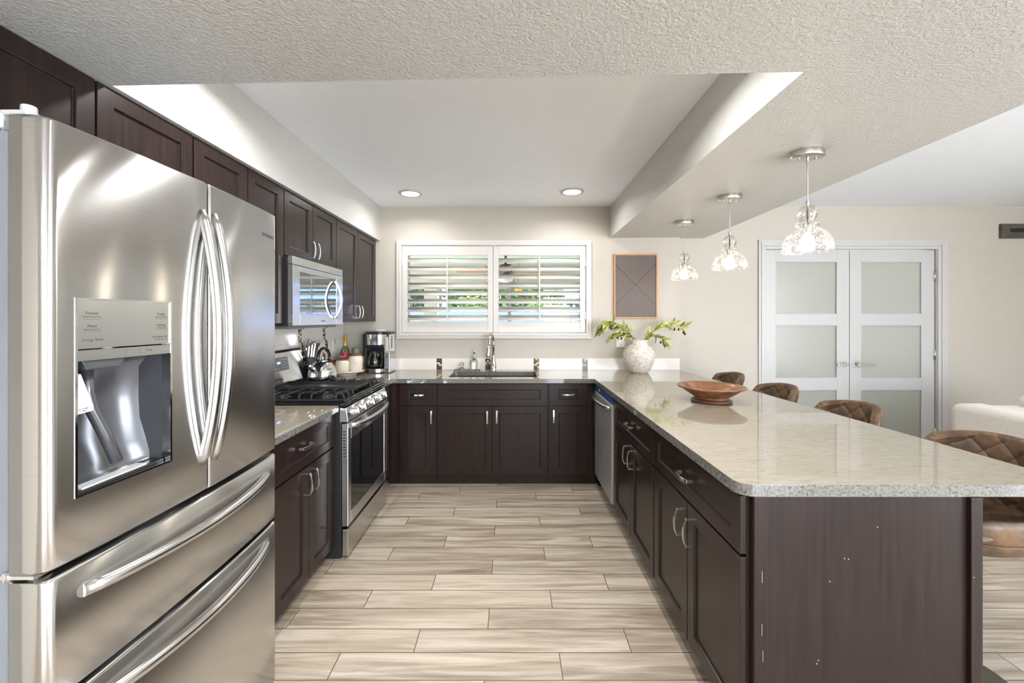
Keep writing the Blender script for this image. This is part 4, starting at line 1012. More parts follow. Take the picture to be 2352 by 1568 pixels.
# ------------------------------------------------------------------ vase with olive branches
VX, VY = 1.188, 3.945
t = thing('vase', 'round whitewashed terracotta vase holding olive branches', 'vase', (VX, VY, CT))
bm = new()
lathe(bm, [(0, .0), (.078, .0), (.084, .005), (.105, .035), (.130, .085), (.143, .13), (.146, .158), (.147, .166), (.145, .174), (.142, .19), (.128, .222), (.108, .245), (.088, .256), (.081, .262), (.080, .285), (.088, .297), (.090, .304), (.084, .307), (.072, .303), (.070, .27), (.10, .24), (.13, .17), (.10, .06), (0, .03)], (VX, VY, CT), 48)
obj('body', bm, 'vase', t)
def branch(name, label, pts, leaf_m, seed, nl=22, ll=.085, drop=0.3, olives=()):
    rnd = random.Random(seed)
    t = thing(name, label, 'branch', pts[0], 'olive branches in the vase')
    P = [Vector(p) for p in pts]
    def cr(q):
        q = q * (len(P) - 1); i = min(int(q), len(P) - 2); f = q - i
        a = P[max(i - 1, 0)]; b = P[i]; c = P[i + 1]; d = P[min(i + 2, len(P) - 1)]
        return 0.5 * ((2 * b) + (c - a) * f + (2 * a - 5 * b + 4 * c - d) * f * f + (3 * b - a - 3 * c + d) * f ** 3)
    path = [cr(i / 24) for i in range(25)]
    bm = new(); tube(bm, path, [.0042 - .003 * i / 24 for i in range(25)], 7); obj('stem', bm, 'stem', t)
    bm = new()
    for i in range(nl):
        q = .30 + .72 * (i + rnd.random() * .6) / nl; q = min(q, 1.0)
        p = cr(q); d = (cr(min(q + .03, 1)) - cr(q - .03)).normalized()
        side = Vector((rnd.uniform(-1, 1), rnd.uniform(-1, .8), rnd.uniform(-.7, 1.0 - drop * 2))).normalized()
        dr_ = (d * rnd.uniform(.5, 1.1) + side * .75).normalized(); L_ = ll * rnd.uniform(.7, 1.2); W_ = L_ * rnd.uniform(.10, .14)
        nrm = Vector((rnd.uniform(-.4, .4), -1, rnd.uniform(-.2, .9))).normalized()
        sd = dr_.cross(nrm).normalized(); up_ = sd.cross(dr_)
        rows_ = []
        for k in range(7):
            f = k / 6; wd = W_ * math.sin(PI * (f ** .8)) ** .8 if 0 < f < 1 else .0006
            c0 = p + dr_ * L_ * f - Vector((0, 0, 1)) * drop * L_ * f * f * .8
            rows_.append([bm.verts.new(c0 - sd * wd + up_ * wd * .3), bm.verts.new(c0), bm.verts.new(c0 + sd * wd + up_ * wd * .3)])
        mi = 1 if rnd.random() < .3 else 0
        for a, b in zip(rows_, rows_[1:]):
            for k in range(2):
                f = bm.faces.new((a[k], a[k + 1], b[k + 1], b[k])); f.smooth = True; f.material_index = mi
    me_o = obj('foliage', bm, leaf_m, t, solid=.0008)
    for q, dx, dz in olives:
        p = cr(q) + Vector((dx, rnd.uniform(-.02, .02), dz)); bm = new()
        sphere(bm, p, .0095, 12, sz=1.35); tube(bm, [p + Vector((0, 0, .011)), cr(q)], .0009, 5)
        obj('olive', bm, 'olive', t)
    return t
z_ = CT
branch('olive_branch', 'long olive branch leaning out of the vase over the window trim', [(VX - .02, VY, z_ + .12), (VX - .05, VY - .01, z_ + .30), (VX - .15, VY - .02, z_ + .42), (VX - .27, VY - .03, z_ + .48), (VX - .36, VY - .04, z_ + .44)], ['leaf', 'leaf_pale'], 3, 40, .105, .25,
       [(.95, -.02, -.04), (.88, -.03, -.05), (.80, .02, -.055), (.74, .0, -.07), (.70, .03, -.05), (.99, -.03, -.06)])
branch('olive_branch', 'short drooping olive branch spilling over the outlet side of the vase', [(VX - .02, VY - .03, z_ + .16), (VX - .05, VY - .05, z_ + .315), (VX - .13, VY - .08, z_ + .35), (VX - .21, VY - .10, z_ + .375), (VX - .28, VY - .11, z_ + .35)], ['leaf', 'leaf_pale'], 11, 26, .09, .35,
       [(.80, .0, -.04), (.74, .02, -.05), (.88, -.02, -.035)])
branch('olive_branch', 'long arching olive branch with pale leaf tip, reaching toward the last pendant', [(VX + .02, VY, z_ + .12), (VX + .05, VY - .01, z_ + .30), (VX + .15, VY - .02, z_ + .40), (VX + .29, VY - .02, z_ + .455), (VX + .40, VY - .03, z_ + .42)], ['leaf_pale', 'leaf'], 23, 34, .10, .05,
       [(.82, .0, -.045), (.78, -.02, -.04), (.86, .02, -.04), (.93, .03, -.055), (.97, .02, -.06)])
branch('olive_branch', 'short leafy olive sprig low on the side of the vase facing the pendants', [(VX + .02, VY - .02, z_ + .12), (VX + .05, VY - .04, z_ + .29), (VX + .10, VY - .06, z_ + .34), (VX + .17, VY - .07, z_ + .335), (VX + .22, VY - .08, z_ + .30)], ['leaf', 'leaf_pale'], 31, 24, .08, .25,
       [(.78, .0, -.045), (.86, .01, -.05), (.92, .02, -.05)])

# ------------------------------------------------------------------ wooden bowl
bm = new()
lathe(bm, [(0, 0), (.108, 0), (.116, .006), (.114, .013), (.098, .022), (.094, .028), (.110, .038), (.150, .064), (.172, .080), (.193, .088), (.194, .095), (.188, .098), (.170, .092), (.150, .077), (.10, .048), (.05, .036), (0, .034)], (0, 0, 0), 56)
o = obj('wooden_bowl', bm, 'acacia'); o.location = (1.215, 2.57, CT); tag(o, 'wide footed wooden bowl standing alone on the peninsula', 'bowl')
bm = new(); lathe(bm, [(0, .0005), (.1085, .0005), (.1172, .006), (.115, .0135), (.0985, .0225), (.096, .024)], (0, 0, 0), 56); b_ = obj('foot_ring', bm, 'dark_wood'); b_.parent = o

# ------------------------------------------------------------------ things round the faucet
t = thing('soap_tray', 'long narrow grey tray behind the sink', 'tray', (-.435, 4.085, CT))
bm = new(); box(bm, -.555, -.315, 4.045, 4.125, CT, CT + .004); 
for a in ((-.560, -.553, 4.04, 4.13), (-.317, -.310, 4.04, 4.13), (-.56, -.31, 4.04, 4.047), (-.56, -.31, 4.123, 4.13)): box(bm, *a, CT, CT + .011)
obj('tray_body', bm, 'slate', t, bevel=.001)
t = thing('soap_dispenser', 'clear square glass soap bottle with chrome pump on the tray', 'soap dispenser', (-.367, 4.085, CT + .0045))
bm = new()
sq_ = lambda h, z: [bm.verts.new((-.367 + x, 4.085 + y, z)) for x, y in rcorner(h - .012, h - .012, .012, 0, 90, 4) + [(-b, a) for a, b in rcorner(h - .012, h - .012, .012, 0, 90, 4)] + [(-a, -b) for a, b in rcorner(h - .012, h - .012, .012, 0, 90, 4)] + [(b, -a) for a, b in rcorner(h - .012, h - .012, .012, 0, 90, 4)]]
Lq = [sq_(.036, CT + .005), sq_(.038, CT + .010), sq_(.038, CT + .092), sq_(.030, CT + .108), sq_(.0145, CT + .114), sq_(.0135, CT + .122)]
for a, b in zip(Lq, Lq[1:]):
    for i in range(len(a)): bm.faces.new((a[i], a[(i + 1) % len(a)], b[(i + 1) % len(b)], b[i])).smooth = True
bm.faces.new(Lq[0]); obj('bottle', bm, 'soap', t)
bm = new(); box(bm, -.385, -.349, 4.0455, 4.0465, CT + .02, CT + .088); obj('label_sheet', bm, 'label_white', t)
bm = new(); lathe(bm, [(0, .122), (.015, .122), (.015, .140), (.006, .142), (.006, .165), (.014, .167), (.014, .195), (.010, .199), (0, .199)], (-.367, 4.085, CT), 20); tube(bm, [(-.367, 4.085, CT + .188), (-.367, 4.055, CT + .190), (-.367, 4.045, CT + .184)], .0045, 10); obj('pump', bm, 'chrome', t)
t = thing('dish_brush', 'small dish brush with clear glass knob on the tray', 'brush', (-.488, 4.085, CT + .0045))
bm = new(); lathe(bm, [(0, .005), (.037, .005), (.033, .015), (.024, .030), (.018, .031), (0, .031)], (-.488, 4.085, CT), 20); obj('bristles', bm, 'slate', t)
bm = new(); lathe(bm, [(.010, .031), (.020, .036), (.010, .046), (.018, .052), (.026, .062), (.026, .070), (.014, .080), (0, .082)], (-.488, 4.085, CT), 20); obj('knob', bm, 'soap', t)

# ------------------------------------------------------------------ coffee maker
CMX, CMY = -1.262, 3.990
t = thing('coffee_maker', 'stainless and black drip coffee maker with glass carafe in the corner', 'coffee maker', (CMX, CMY, CT))
bm = new()
def hull2(bm, x0, x1, y0, y1, z0, z1, r, mi=0, seg=8):
    """box with a rounded front (towards -Y)"""
    pts = [(x1, y1), (x0, y1)] + rcorner(x0 + r, y0 + r, r, 180, 270, seg) + rcorner(x1 - r, y0 + r, r, 270, 360, seg)
    prism(bm, pts, z0, z1, mi)
hull2(bm, CMX - .105, CMX + .130, CMY - .11, CMY + .09, CT, CT + .006, .05); obj('foot', bm, 'black', t)
bm = new(); hull2(bm, CMX - .110, CMX + .075, CMY - .115, CMY + .09, CT + .006, CT + .040, .085, seg=12); obj('base', bm, 'steel_bar', t, bevel=.002)
bm = new(); hull2(bm, CMX - .095, CMX + .062, CMY - .10, CMY - .03, CT + .040, CT + .046, .03); obj('warming_plate', bm, 'black', t)
bm = new(); box(bm, CMX - .135, CMX - .098, CMY - .05, CMY + .09, CT + .006, CT + .362); box(bm, CMX - .110, CMX + .075, CMY + .02, CMY + .09, CT + .040, CT + .362); box(bm, CMX - .110, CMX + .070, CMY - .06, CMY + .02, CT + .232, CT + .262); obj('back_housing', bm, 'black', t, bevel=.006, bseg=3)
bm = new(); hull2(bm, CMX - .100, CMX + .070, CMY - .095, CMY + .06, CT + .262, CT + .358, .06, seg=10); obj('brew_basket', bm, 'chrome', t)
bm = new(); hull2(bm, CMX - .104, CMX + .078, CMY - .105, CMY + .09, CT + .358, CT + .384, .055); hull2(bm, CMX + .070, CMX + .137, CMY - .09, CMY + .09, CT + .360, CT + .380, .02); obj('lid', bm, 'black', t, bevel=.006, bseg=3)
bm = new(); box(bm, CMX + .078, CMX + .132, CMY - .08, CMY + .085, CT + .182, CT + .358); obj('water_tank', bm, 'soap', t, bevel=.004)
bm = new(); box(bm, CMX + .096, CMX + .114, CMY - .083, CMY - .081, CT + .205, CT + .335); obj('fill_gauge', bm, 'light_grey', t)
bm = new(); hull2(bm, CMX + .077, CMX + .135, CMY - .10, CMY + .09, CT + .008, CT + .180, .01); cp = obj('control_tower', bm, 'steel_bar', t, bevel=.002)
bm = new(); box(bm, CMX + .087, CMX + .126, CMY - .104, CMY - .0995, CT + .04, CT + .160); obj('control_panel', bm, 'grey_plastic', cp)
bm = new()
for r_ in range(5):
    for c_ in range(2): box(bm, CMX + .094 + c_ * .015, CMX + .103 + c_ * .015, CMY - .1055, CMY - .1035, CT + .05 + r_ * .020, CT + .056 + r_ * .020)
obj('buttons', bm, 'light_grey', cp)
bm = new(); lathe(bm, [(0, .047), (.058, .047), (.066, .058), (.070, .085), (.066, .13), (.052, .168), (.046, .18), (.050, .195)], (CMX - .030, CMY - .035, CT), 32); cf = obj('carafe', bm, 'bottle_glass', t, solid=.002)
bm = new(); lathe(bm, [(0, .20), (.050, .200), (.053, .19), (.050, .184), (.050, .205), (0, .207)], (CMX - .030, CMY - .035, CT), 28); lathe(bm, [(.0705, .066), (.0715, .070), (.071, .075)], (CMX - .03, CMY - .035, CT), 28); obj('carafe_lid', bm, 'black', cf)
bm = new(); pts = [(CMX + .015, CMY - .075, CT + .196), (CMX + .050, CMY - .098, CT + .190), (CMX + .062, CMY - .108, CT + .150), (CMX + .060, CMY - .108, CT + .09), (CMX + .048, CMY - .10, CT + .062)]
tube(bm, pts, .01, sq=(.022, .012), up=(1, 0, 0)); obj('carafe_handle', bm, 'black', cf, bevel=.003)
bm = new(); tube(bm, [(p[0] + .006, p[1] - .006, p[2]) for p in pts[1:]], .01, sq=(.014, .004), up=(1, 0, 0)); obj('handle_strip', bm, 'chrome', cf)

# ------------------------------------------------------------------ serving stand and what stands on it
SX, SY = -1.490, 3.775; SZ = CT + .045
t = thing('serving_stand', 'low cream marble stand with a faceted round top, left counter', 'serving stand', (SX, SY, CT))
bm = new(); lathe(bm, [(0, 0), (.092, 0), (.092, .028), (0, .028)], (SX, SY, CT), 36, smooth=False); obj('pedestal', bm, 'marble2', t, bevel=.002)
bm = new(); lathe(bm, [(0, .028), (.150, .028), (.168, .036), (.168, .041), (.160, .045), (0, .045)], (SX, SY, CT), 12, smooth=False); obj('top', bm, 'marble', t, bevel=.001)
def canister(x, y, r, h, m, label):
    t = thing('canister', label, 'canister', (x, y, SZ), 'ceramic canisters on the stand')
    bm = new(); lathe(bm, [(0, 0), (r * .92, 0), (r, .008), (r, h * .70), (r * .98, h * .76), (r * .80, h * .86), (r * .76, h * .90), (0, h * .90)], (x, y, SZ), 36); b = obj('jar_body', bm, m, t)
    bm = new(); lathe(bm, [(0, h * .90), (r * .84, h * .90), (r * .86, h * .92), (r * .86, h * .98), (r * .82, h), (0, h)], (x, y, SZ), 36); obj('lid', bm, 'lid_wood', t)
    bm = new()
    for i in range(2): box(bm, x + r * .05, x + r * .5, y - r - .0004, y - r * .86, SZ + h * (.40 + .12 * i), SZ + h * (.42 + .12 * i))
    obj('embossed_label', bm, m, t)
    return t
canister(-1.398, 3.765, .063, .147, 'cream2', 'larger pale ceramic canister with wooden lid and a wooden scoop side')
canister(-1.476, 3.665, .056, .112, 'cream', 'smaller cream ceramic canister with wooden lid, in front')
bm = new(); sphere(bm, (-1.328, 3.775, SZ + .018), .018, 14, sx=.35); tube(bm, [(-1.329, 3.775, SZ + .03), (-1.331, 3.775, SZ + .125)], .007, 8)
o = obj('wooden_scoop', bm, 'lid_wood'); tag(o, 'small wooden scoop leaning on the larger canister', 'scoop'); recentre(o)
hx_, hy_ = -1.585, 3.700
t = thing('honey_jar', 'amber glass jar of honey with a red seal and wire clasp', 'jar', (hx_, hy_, SZ))
bm = new(); lathe(bm, [(0, 0), (.040, 0), (.044, .006), (.044, .070), (.040, .078), (.038, .084)], (hx_, hy_, SZ), 28); obj('glass_jar', bm, 'honey', t)
bm = new(); lathe(bm, [(.038, .084), (.045, .085), (.045, .092), (.038, .093)], (hx_, hy_, SZ), 28); obj('seal', bm, 'red_lid', t)
bm = new(); lathe(bm, [(.040, .093), (.044, .094), (.042, .106), (0, .110)], (hx_, hy_, SZ), 28); obj('glass_lid', bm, 'soap', t)
bm = new(); tube(bm, [(hx_ - .03, hy_ - .040, SZ + .075), (hx_ - .034, hy_ - .046, SZ + .09), (hx_ - .03, hy_ - .042, SZ + .105)], .0016, 6); obj('wire_clasp', bm, 'chrome', t)
bm = new(); tube(bm, [(hx_ + .012 + .014 * math.cos(a), hy_ - .0455, SZ + .048 + .014 * math.sin(a)) for a in [2 * PI * i / 16 for i in range(17)]], .0013, 5, cap=False); box(bm, hx_ - .010, hx_ + .024, hy_ - .046, hy_ - .040, SZ + .014, SZ + .020); obj('printed_emblem', bm, 'gold', t)
bx, by = -1.522, 3.840
t = thing('syrup_bottle', 'glass syrup bottle with gold foil neck and red label', 'bottle', (bx, by, SZ))
bm = new(); lathe(bm, [(0, 0), (.038, 0), (.041, .006), (.041, .150), (.037, .175), (.024, .200), (.0155, .215), (.0145, .245)], (bx, by, SZ), 32); obj('bottle_glass', bm, 'bottle_glass', t)
bm = new(); lathe(bm, [(.0152, .212), (.0162, .222), (.0160, .296), (.0175, .298), (.0175, .306), (0, .307)], (bx, by, SZ), 24); obj('foil', bm, 'gold', t)
bm = new()
def arc_label(bm, x, y, r, z0, z1, a0, a1, mi=0, n=16):
    for i in range(n):
        p = [math.radians(a0 + (a1 - a0) * (i + k) / n) for k in (0, 1)]
        q = [bm.verts.new((x + r * math.cos(a), y + r * math.sin(a), z)) for z in (z0, z1) for a in p]
        bm.faces.new((q[0], q[1], q[3], q[2])).material_index = mi
arc_label(bm, bx, by, .0416, SZ + .035, SZ + .090, 190, 350, 1); arc_label(bm, bx, by, .0418, SZ + .088, SZ + .150, 190, 350, 0); lb = obj('label_sheet', bm, ['red_label', 'cream'], t)
text(lb, 'Torani', (bx, by - .0432, SZ + .118), '-Y', .026, 'label_white', shear=.3, rot=.12)
bm = new(); tube(bm, [(bx + dx, by - .0425, SZ + .072 + dz) for dx, dz in ((-.02, 0), (-.008, .01), (.006, -.004), (.02, .008))], .003, 6); obj('label_swirl', bm, 'gold', lb)
cx_, cy_ = -1.440, 3.880
def cupmesh(top):
    bm = new(); s = 1
    if top: lathe(bm, [(.0415, 0), (.0440, .0015), (.0440, .005), (.0415, .0065)], (0, 0, 0), 28, mi=1); lathe(bm, [(.0415, .0065), (.030, .106), (.0285, .108), (.0275, .104), (0, .104)], (0, 0, 0), 28)
    else: lathe(bm, [(.0415, 0), (.0440, .0015), (.0440, .005), (.0415, .0065), (.0408, .009), (.0400, .009), (.0408, .004), (.0415, 0)], (0, 0, 0), 28, mi=1)
    return bm
for i in range(6):
    o = obj('paper_cup', cupmesh(i == 5), ['cup', 'cup_rim']); o.location = (cx_, cy_, SZ + .028 + i * .0105)
    tag(o, 'grey-green paper cup upside down, topmost of the stack on the stand' if i == 5 else 'paper cup nested under the grey-green top cup, only its white rim showing', 'cup', 'stacked paper cups')
bm = new(); lathe(bm, [(0, 0), (.030, 0), (.041, .026), (.0415, .0275), (0, .0275)], (cx_, cy_, SZ), 28)
o = obj('cup_stack_base', bm, 'cream'); tag(o, 'cream dish under the upturned paper cups', 'dish'); recentre(o)

# ------------------------------------------------------------------ knives and kettle
t = thing('knife_block', 'slim black knife stand against the tiles beside the range', 'knife block', (-1.560, 3.29, CT))
bm = new(); A = [(-1.605, 3.245), (-1.515, 3.245), (-1.515, 3.335), (-1.605, 3.335)]
a = [bm.verts.new((x, y, CT)) for x, y in A]; b = [bm.verts.new((x - .004, y - .012, CT + .205)) for x, y in A]
for i in range(4): bm.faces.new((a[i], a[(i + 1) % 4], b[(i + 1) % 4], b[i]))
bm.faces.new(a); bm.faces.new(b); obj('block_body', bm, 'black', t, bevel=.004)
kn = []
for i, (kx, ky, L_, tl) in enumerate(((-1.588, 3.250, .150, -.02), (-1.566, 3.250, .125, .0), (-1.545, 3.250, .115, .02), (-1.528, 3.252, .120, .04), (-1.575, 3.300, .130, .01), (-1.552, 3.300, .125, .035), (-1.532, 3.302, .120, .06))):
    o = thing('knife', 'steel handled knife standing in the black knife stand', 'knife', (kx, ky, CT + .206), 'knives in the stand')
    bm = new(); d_ = Vector((tl + .15, -.10, 1)).normalized(); p = Vector((kx, ky, CT + .208))
    tube(bm, [p, p + d_ * L_ * .15, p + d_ * L_ * .55, p + d_ * L_], .009, sq=(.016, .022), up=(0, 1, 0)); obj('grip', bm, 'chrome', o, bevel=.004, bseg=3)
    bm = new(); tube(bm, [p + d_ * L_ * .1 + Vector((0, -.0085, 0)), p + d_ * L_ * .92 + Vector((0, -.0085, 0))], .003, sq=(.006, .004), up=(0, 1, 0)); obj('grip_inlay', bm, 'black', o)
KX, KY, KZ = -1.372, 3.050, .9605
t = thing('kettle', 'polished steel stovetop kettle with a black loop handle', 'kettle', (KX, KY, KZ))
bm = new(); lathe(bm, [(0, 0), (.088, 0), (.095, .006), (.096, .03), (.094, .062), (.084, .094), (.066, .118), (.045, .130), (.030, .134)], (KX, KY, KZ), 40); obj('kettle_body', bm, 'chrome', t)
bm = new(); lathe(bm, [(.030, .134), (.034, .134), (.034, .139), (.020, .143), (0, .144)], (KX, KY, KZ), 28); sphere(bm, (KX, KY, KZ + .155), .012, 14); obj('lid', bm, 'chrome', t)
bm = new(); pts = []
for i in range(17):
    a = math.radians(-20 + 220 * i / 16); pts.append((KX + .010 + .034 * math.cos(a) * .3, KY + .075 * math.cos(a) * .95 - 0, KZ + .155 + .072 * math.sin(a)))
tube(bm, pts, .011, 12); obj('loop_handle', bm, 'black_gloss', t)
bm = new(); sp0 = Vector((KX - .030, KY - .070, KZ + .085)); sp1 = Vector((KX - .052, KY - .120, KZ + .120)); tube(bm, [sp0, sp0.lerp(sp1, .6), sp1], [.026, .016, .013], 14); obj('spout', bm, 'chrome', t)
bm = new(); sphere(bm, sp1 + Vector((-.001, -.006, .004)), .0195, 16); obj('spout_cap', bm, 'black_gloss', t)

# ------------------------------------------------------------------ bar stools
def stool():
    """at the origin, facing -X (the counter)"""
    t = thing('bar_stool', '', 'bar stool', (0, 0, 0))
    bm = new(); lathe(bm, [(0, 0), (.205, 0), (.205, .006), (.19, .012), (.05, .020), (.030, .035), (.028, .06), (0, .06)], (0, 0, 0), 40); obj('base_disk', bm, 'bronze', t)
    bm = new(); lathe(bm, [(.026, .05), (.026, .36), (.019, .365), (.019, .555), (0, .555)], (0, 0, 0), 20); obj('column', bm, 'bronze', t)
    bm = new(); tube(bm, [(-.02, 0, .25), (-.13, -.10, .25), (-.19, -.06, .25), (-.205, 0, .25), (-.19, .06, .25), (-.13, .10, .25), (-.02, 0, .25)], .010, 10); obj('footrest', bm, 'bronze', t)
    # shell: seat and wrapped back as one padded surface
    bm = new(); NU, NV = 72, 120
    def curve(v):
        if v < .42: f = v / .42; return (-.205 + .33 * f, .640 - .018 * math.sin(PI * f) - .012 * (1 - f) ** 6)
        if v < .60:
            f = (v - .42) / .18; a = f * math.radians(76); return (.125 + .085 * math.sin(a), .640 + .085 * (1 - math.cos(a)))
        f = (v - .60) / .40; a = math.radians(76); return (.125 + .085 * math.sin(a) + .245 * f * math.cos(a), .640 + .085 * (1 - math.cos(a)) + .245 * f * math.sin(a))
    G_ = []
    for j in range(NV + 1):
        v = j / NV; x, z = curve(v); row = []
        c2 = curve(min(v + .01, 1)); c1 = curve(max(v - .01, 0)); tx, tz = c2[0] - c1[0], c2[1] - c1[1]; tl = math.hypot(tx, tz); nx, nz = -tz / tl, tx / tl
        bk = min(1, max(0, (v - .35) / .4))
        for i in range(NU + 1):
            u = 2 * i / NU - 1
            hw = .225 * (1 - .10 * (1 - min(1, v / .2)) ** 2) * (1 - .04 * bk)
            # the rim rounds off at front corners and at the top of the back
            e = max(0, (v - .86) / .14); top = 1 - .16 * e * e
            y = u * hw * top
            wing = abs(u) ** 2.6
            px = x - wing * (.125 * bk) - (0 if bk > .0 else 0)
            pz = z + wing * (.048 * (1 - abs(2 * min(1, v / .62) - 1) ** 2)) - .035 * e * abs(u) ** 3
            front = (1 - min(1, v / .12)) ** 2; pz -= front * .012; px += front * .03 * abs(u) ** 4
            # quilting
            s_ = v * .80; q1 = (s_ + u * .235) / .125; q2 = (s_ - u * .235) / .125
            d1_ = abs(q1 - round(q1)); d2_ = abs(q2 - round(q2)); dm = min(d1_, d2_)
            dep = .0060 * math.exp(-(dm / .10) ** 2) * min(1, (1 - abs(u)) / .10) * min(1, (1 - v) / .06) * min(1, v / .05)
            row.append(bm.verts.new((px - nx * dep, y, pz - nz * dep)))
        G_.append(row)
    P_ = [[v.co.copy() for v in row] for row in G_]; O_ = []
    g_ = lambda d: math.sqrt(max(0, 1 - (1 - min(1, d)) ** 2))
    for j in range(NV + 1):
        row = []
        for i in range(NU + 1):
            du = P_[j][min(i + 1, NU)] - P_[j][max(i - 1, 0)]; dv = P_[min(j + 1, NV)][i] - P_[max(j - 1, 0)][i]
            n_ = du.cross(dv).normalized(); eu = (1 - abs(2 * i / NU - 1)) * .225 / .022; ev = min(j / NV, 1 - j / NV) * .80 / .022
            k = g_(eu) * g_(ev)
            if i in (0, NU) or j in (0, NV): row.append(G_[j][i]); continue
            G_[j][i].co = P_[j][i] + n_ * .010 * k
            row.append(bm.verts.new(P_[j][i] - n_ * .034 * k))
        O_.append(row)
    for a, b in zip(G_, G_[1:]):
        for i in range(NU): bm.faces.new((a[i], a[i + 1], b[i + 1], b[i])).smooth = True
    for a, b in zip(O_, O_[1:]):
        for i in range(NU): bm.faces.new((a[i], b[i], b[i + 1], a[i + 1])).smooth = True
    o = obj('shell', bm, 'leather', t, subs=1)
    bm = new(); box(bm, -.10, .10, -.10, .10, .545, .568); obj('seat_bracket', bm, 'black', t)
    # rounded tub that wraps the underside and the sides of the seat
    bm = new(); R3 = []; NS = 48
    for rr, z, k in ((.10, .562, 0), (.155, .566, 0), (.195, .578, 0), (.222, .602, .05), (.236, .632, .35), (.241, .662, .8), (.238, .680, 1.0), (.226, .684, 1.0), (.218, .665, .9), (.205, .600, .0)):
        ring = []
        for i in range(NS):
            a = 2 * PI * i / NS; c_, s_ = math.cos(a), math.sin(a)
            x = .010 + rr * (abs(c_) ** .85) * (1 if c_ > 0 else -1) * (.92 if c_ > 0 else .93); y = rr * (abs(s_) ** .85) * (1 if s_ > 0 else -1)
            bk = min(1, max(0, (x + .02) / .22)); fr_ = min(1, max(0, (-x - .08) / .14))
            ring.append(bm.verts.new((x, y, z + k * (.034 + .085 * bk * bk - .018 * fr_))))
        R3.append(ring)
    for a, b in zip(R3, R3[1:]):
        for i in range(NS): bm.faces.new((a[i], a[(i + 1) % NS], b[(i + 1) % NS], b[i])).smooth = True
    bm.faces.new(R3[0]); bm.faces.new(R3[-1]); obj('seat_tub', bm, 'leather', t)
    bm = new()
    pts = []
    for i in range(NS + 1):
        a = 2 * PI * i / NS; c_, s_ = math.cos(a), math.sin(a); rr = .2375
        pts.append((.010 + rr * (abs(c_) ** .85) * (1 if c_ > 0 else -1) * .925, rr * (abs(s_) ** .85) * (1 if s_ > 0 else -1), .632 + .35 * .1 * min(1, max(0, c_)) ** 2))
    tube(bm, pts, .0022, 6, cap=False); obj('seam', bm, 'leather', t)
    return t
st = stool()
SP = [((1.700, 1.645, 0), .05, 'brown leather bar stool at the open peninsula end, seat showing below the worktop'),
      ((1.695, 2.320, 0), .02, 'brown quilted leather bar stool, second from the open end of the peninsula'),
      ((1.700, 2.970, 0), .03, 'brown quilted leather bar stool tucked in just past the wooden bowl'),
      ((1.690, 3.620, 0), -.02, 'brown quilted leather bar stool farthest down the peninsula, by the recessed wall')]
for i, (loc, rz, lab) in enumerate(SP):
    if i == 0: st.location = loc; st.rotation_euler = (0, 0, rz); st['label'] = lab; st['group'] = 'bar stools along the peninsula'
    else: dup(st, loc, rz, lab, 'bar stools along the peninsula')

# ------------------------------------------------------------------ sofa, pillow, board
t = thing('sofa', 'oatmeal linen sofa with its back toward the kitchen', 'sofa', (3.85, 2.45, 0))
bm = new(); box(bm, 3.36, 4.35, 1.55, 3.25, .10, .42); obj('sofa_base', bm, 'sofa', t, bevel=.03, bseg=4)
bm = new(); a = [(3.33, 1.55), (3.60, 1.55), (3.60, 3.22), (3.33, 3.22)]
v0 = [bm.verts.new((x, y, .10)) for x, y in a]; v1 = [bm.verts.new((x + (.0 if x < 3.4 else -.02), y, .765)) for x, y in a]
for i in range(4): bm.faces.new((v0[i], v0[(i + 1) % 4], v1[(i + 1) % 4], v1[i]))
bm.faces.new(v0); bm.faces.new(v1); obj('sofa_back', bm, 'sofa', t, bevel=.055, bseg=5)
bm = new(); box(bm, 3.60, 4.35, 2.98, 3.24, .12, .745); obj('armrest', bm, 'sofa', t, bevel=.05, bseg=4)
for i in range(2):
    bm = new(); box(bm, 3.60, 4.38, 1.56 + i * .71, 2.26 + i * .71, .42, .56); obj('seat_cushion', bm, 'sofa', t, bevel=.04, bseg=4)
bm = new(); box(bm, 3.33, 4.34, 1.56, 3.24, .055, .10); obj('plinth', bm, 'black', t)
for x in (3.36, 4.26):
    for y in (1.60, 3.15): bm = new(); box(bm, x, x + .06, y, y + .06, 0, .056); obj('leg', bm, 'black', t)
bm = new(); sphere(bm, (3.98, 3.10, .80), .16, 24, sx=1.35, sy=.72, sz=.28)
for v in bm.verts: v.co.z += .008 * math.sin(v.co.x * 90) * math.sin(v.co.y * 90)
o = obj('knit_throw', bm, 'knit'); tag(o, 'white knitted throw heaped on the far arm of the sofa', 'throw'); recentre(o); o.location.z = .746
t = thing('wall_board', 'dark weathered board with a metal bracket, high on the wall right of the doors', 'wall board', (5.03, YD - .02, 2.2))
bm = new(); box(bm, 4.880, 5.19, YD - .030, YD - .001, 2.205, 2.347); obj('board', bm, 'weathered', t, bevel=.003)
bm = new(); box(bm, 4.965, 5.15, YD - .036, YD - .030, 2.262, 2.300)
for x in (4.995, 5.075): lathe(bm, [(0, 0), (.006, 0), (.005, .004), (0, .005)], (x, YD - .036, 2.281), 8)
obj('bracket', bm, 'black', t, bevel=.002)

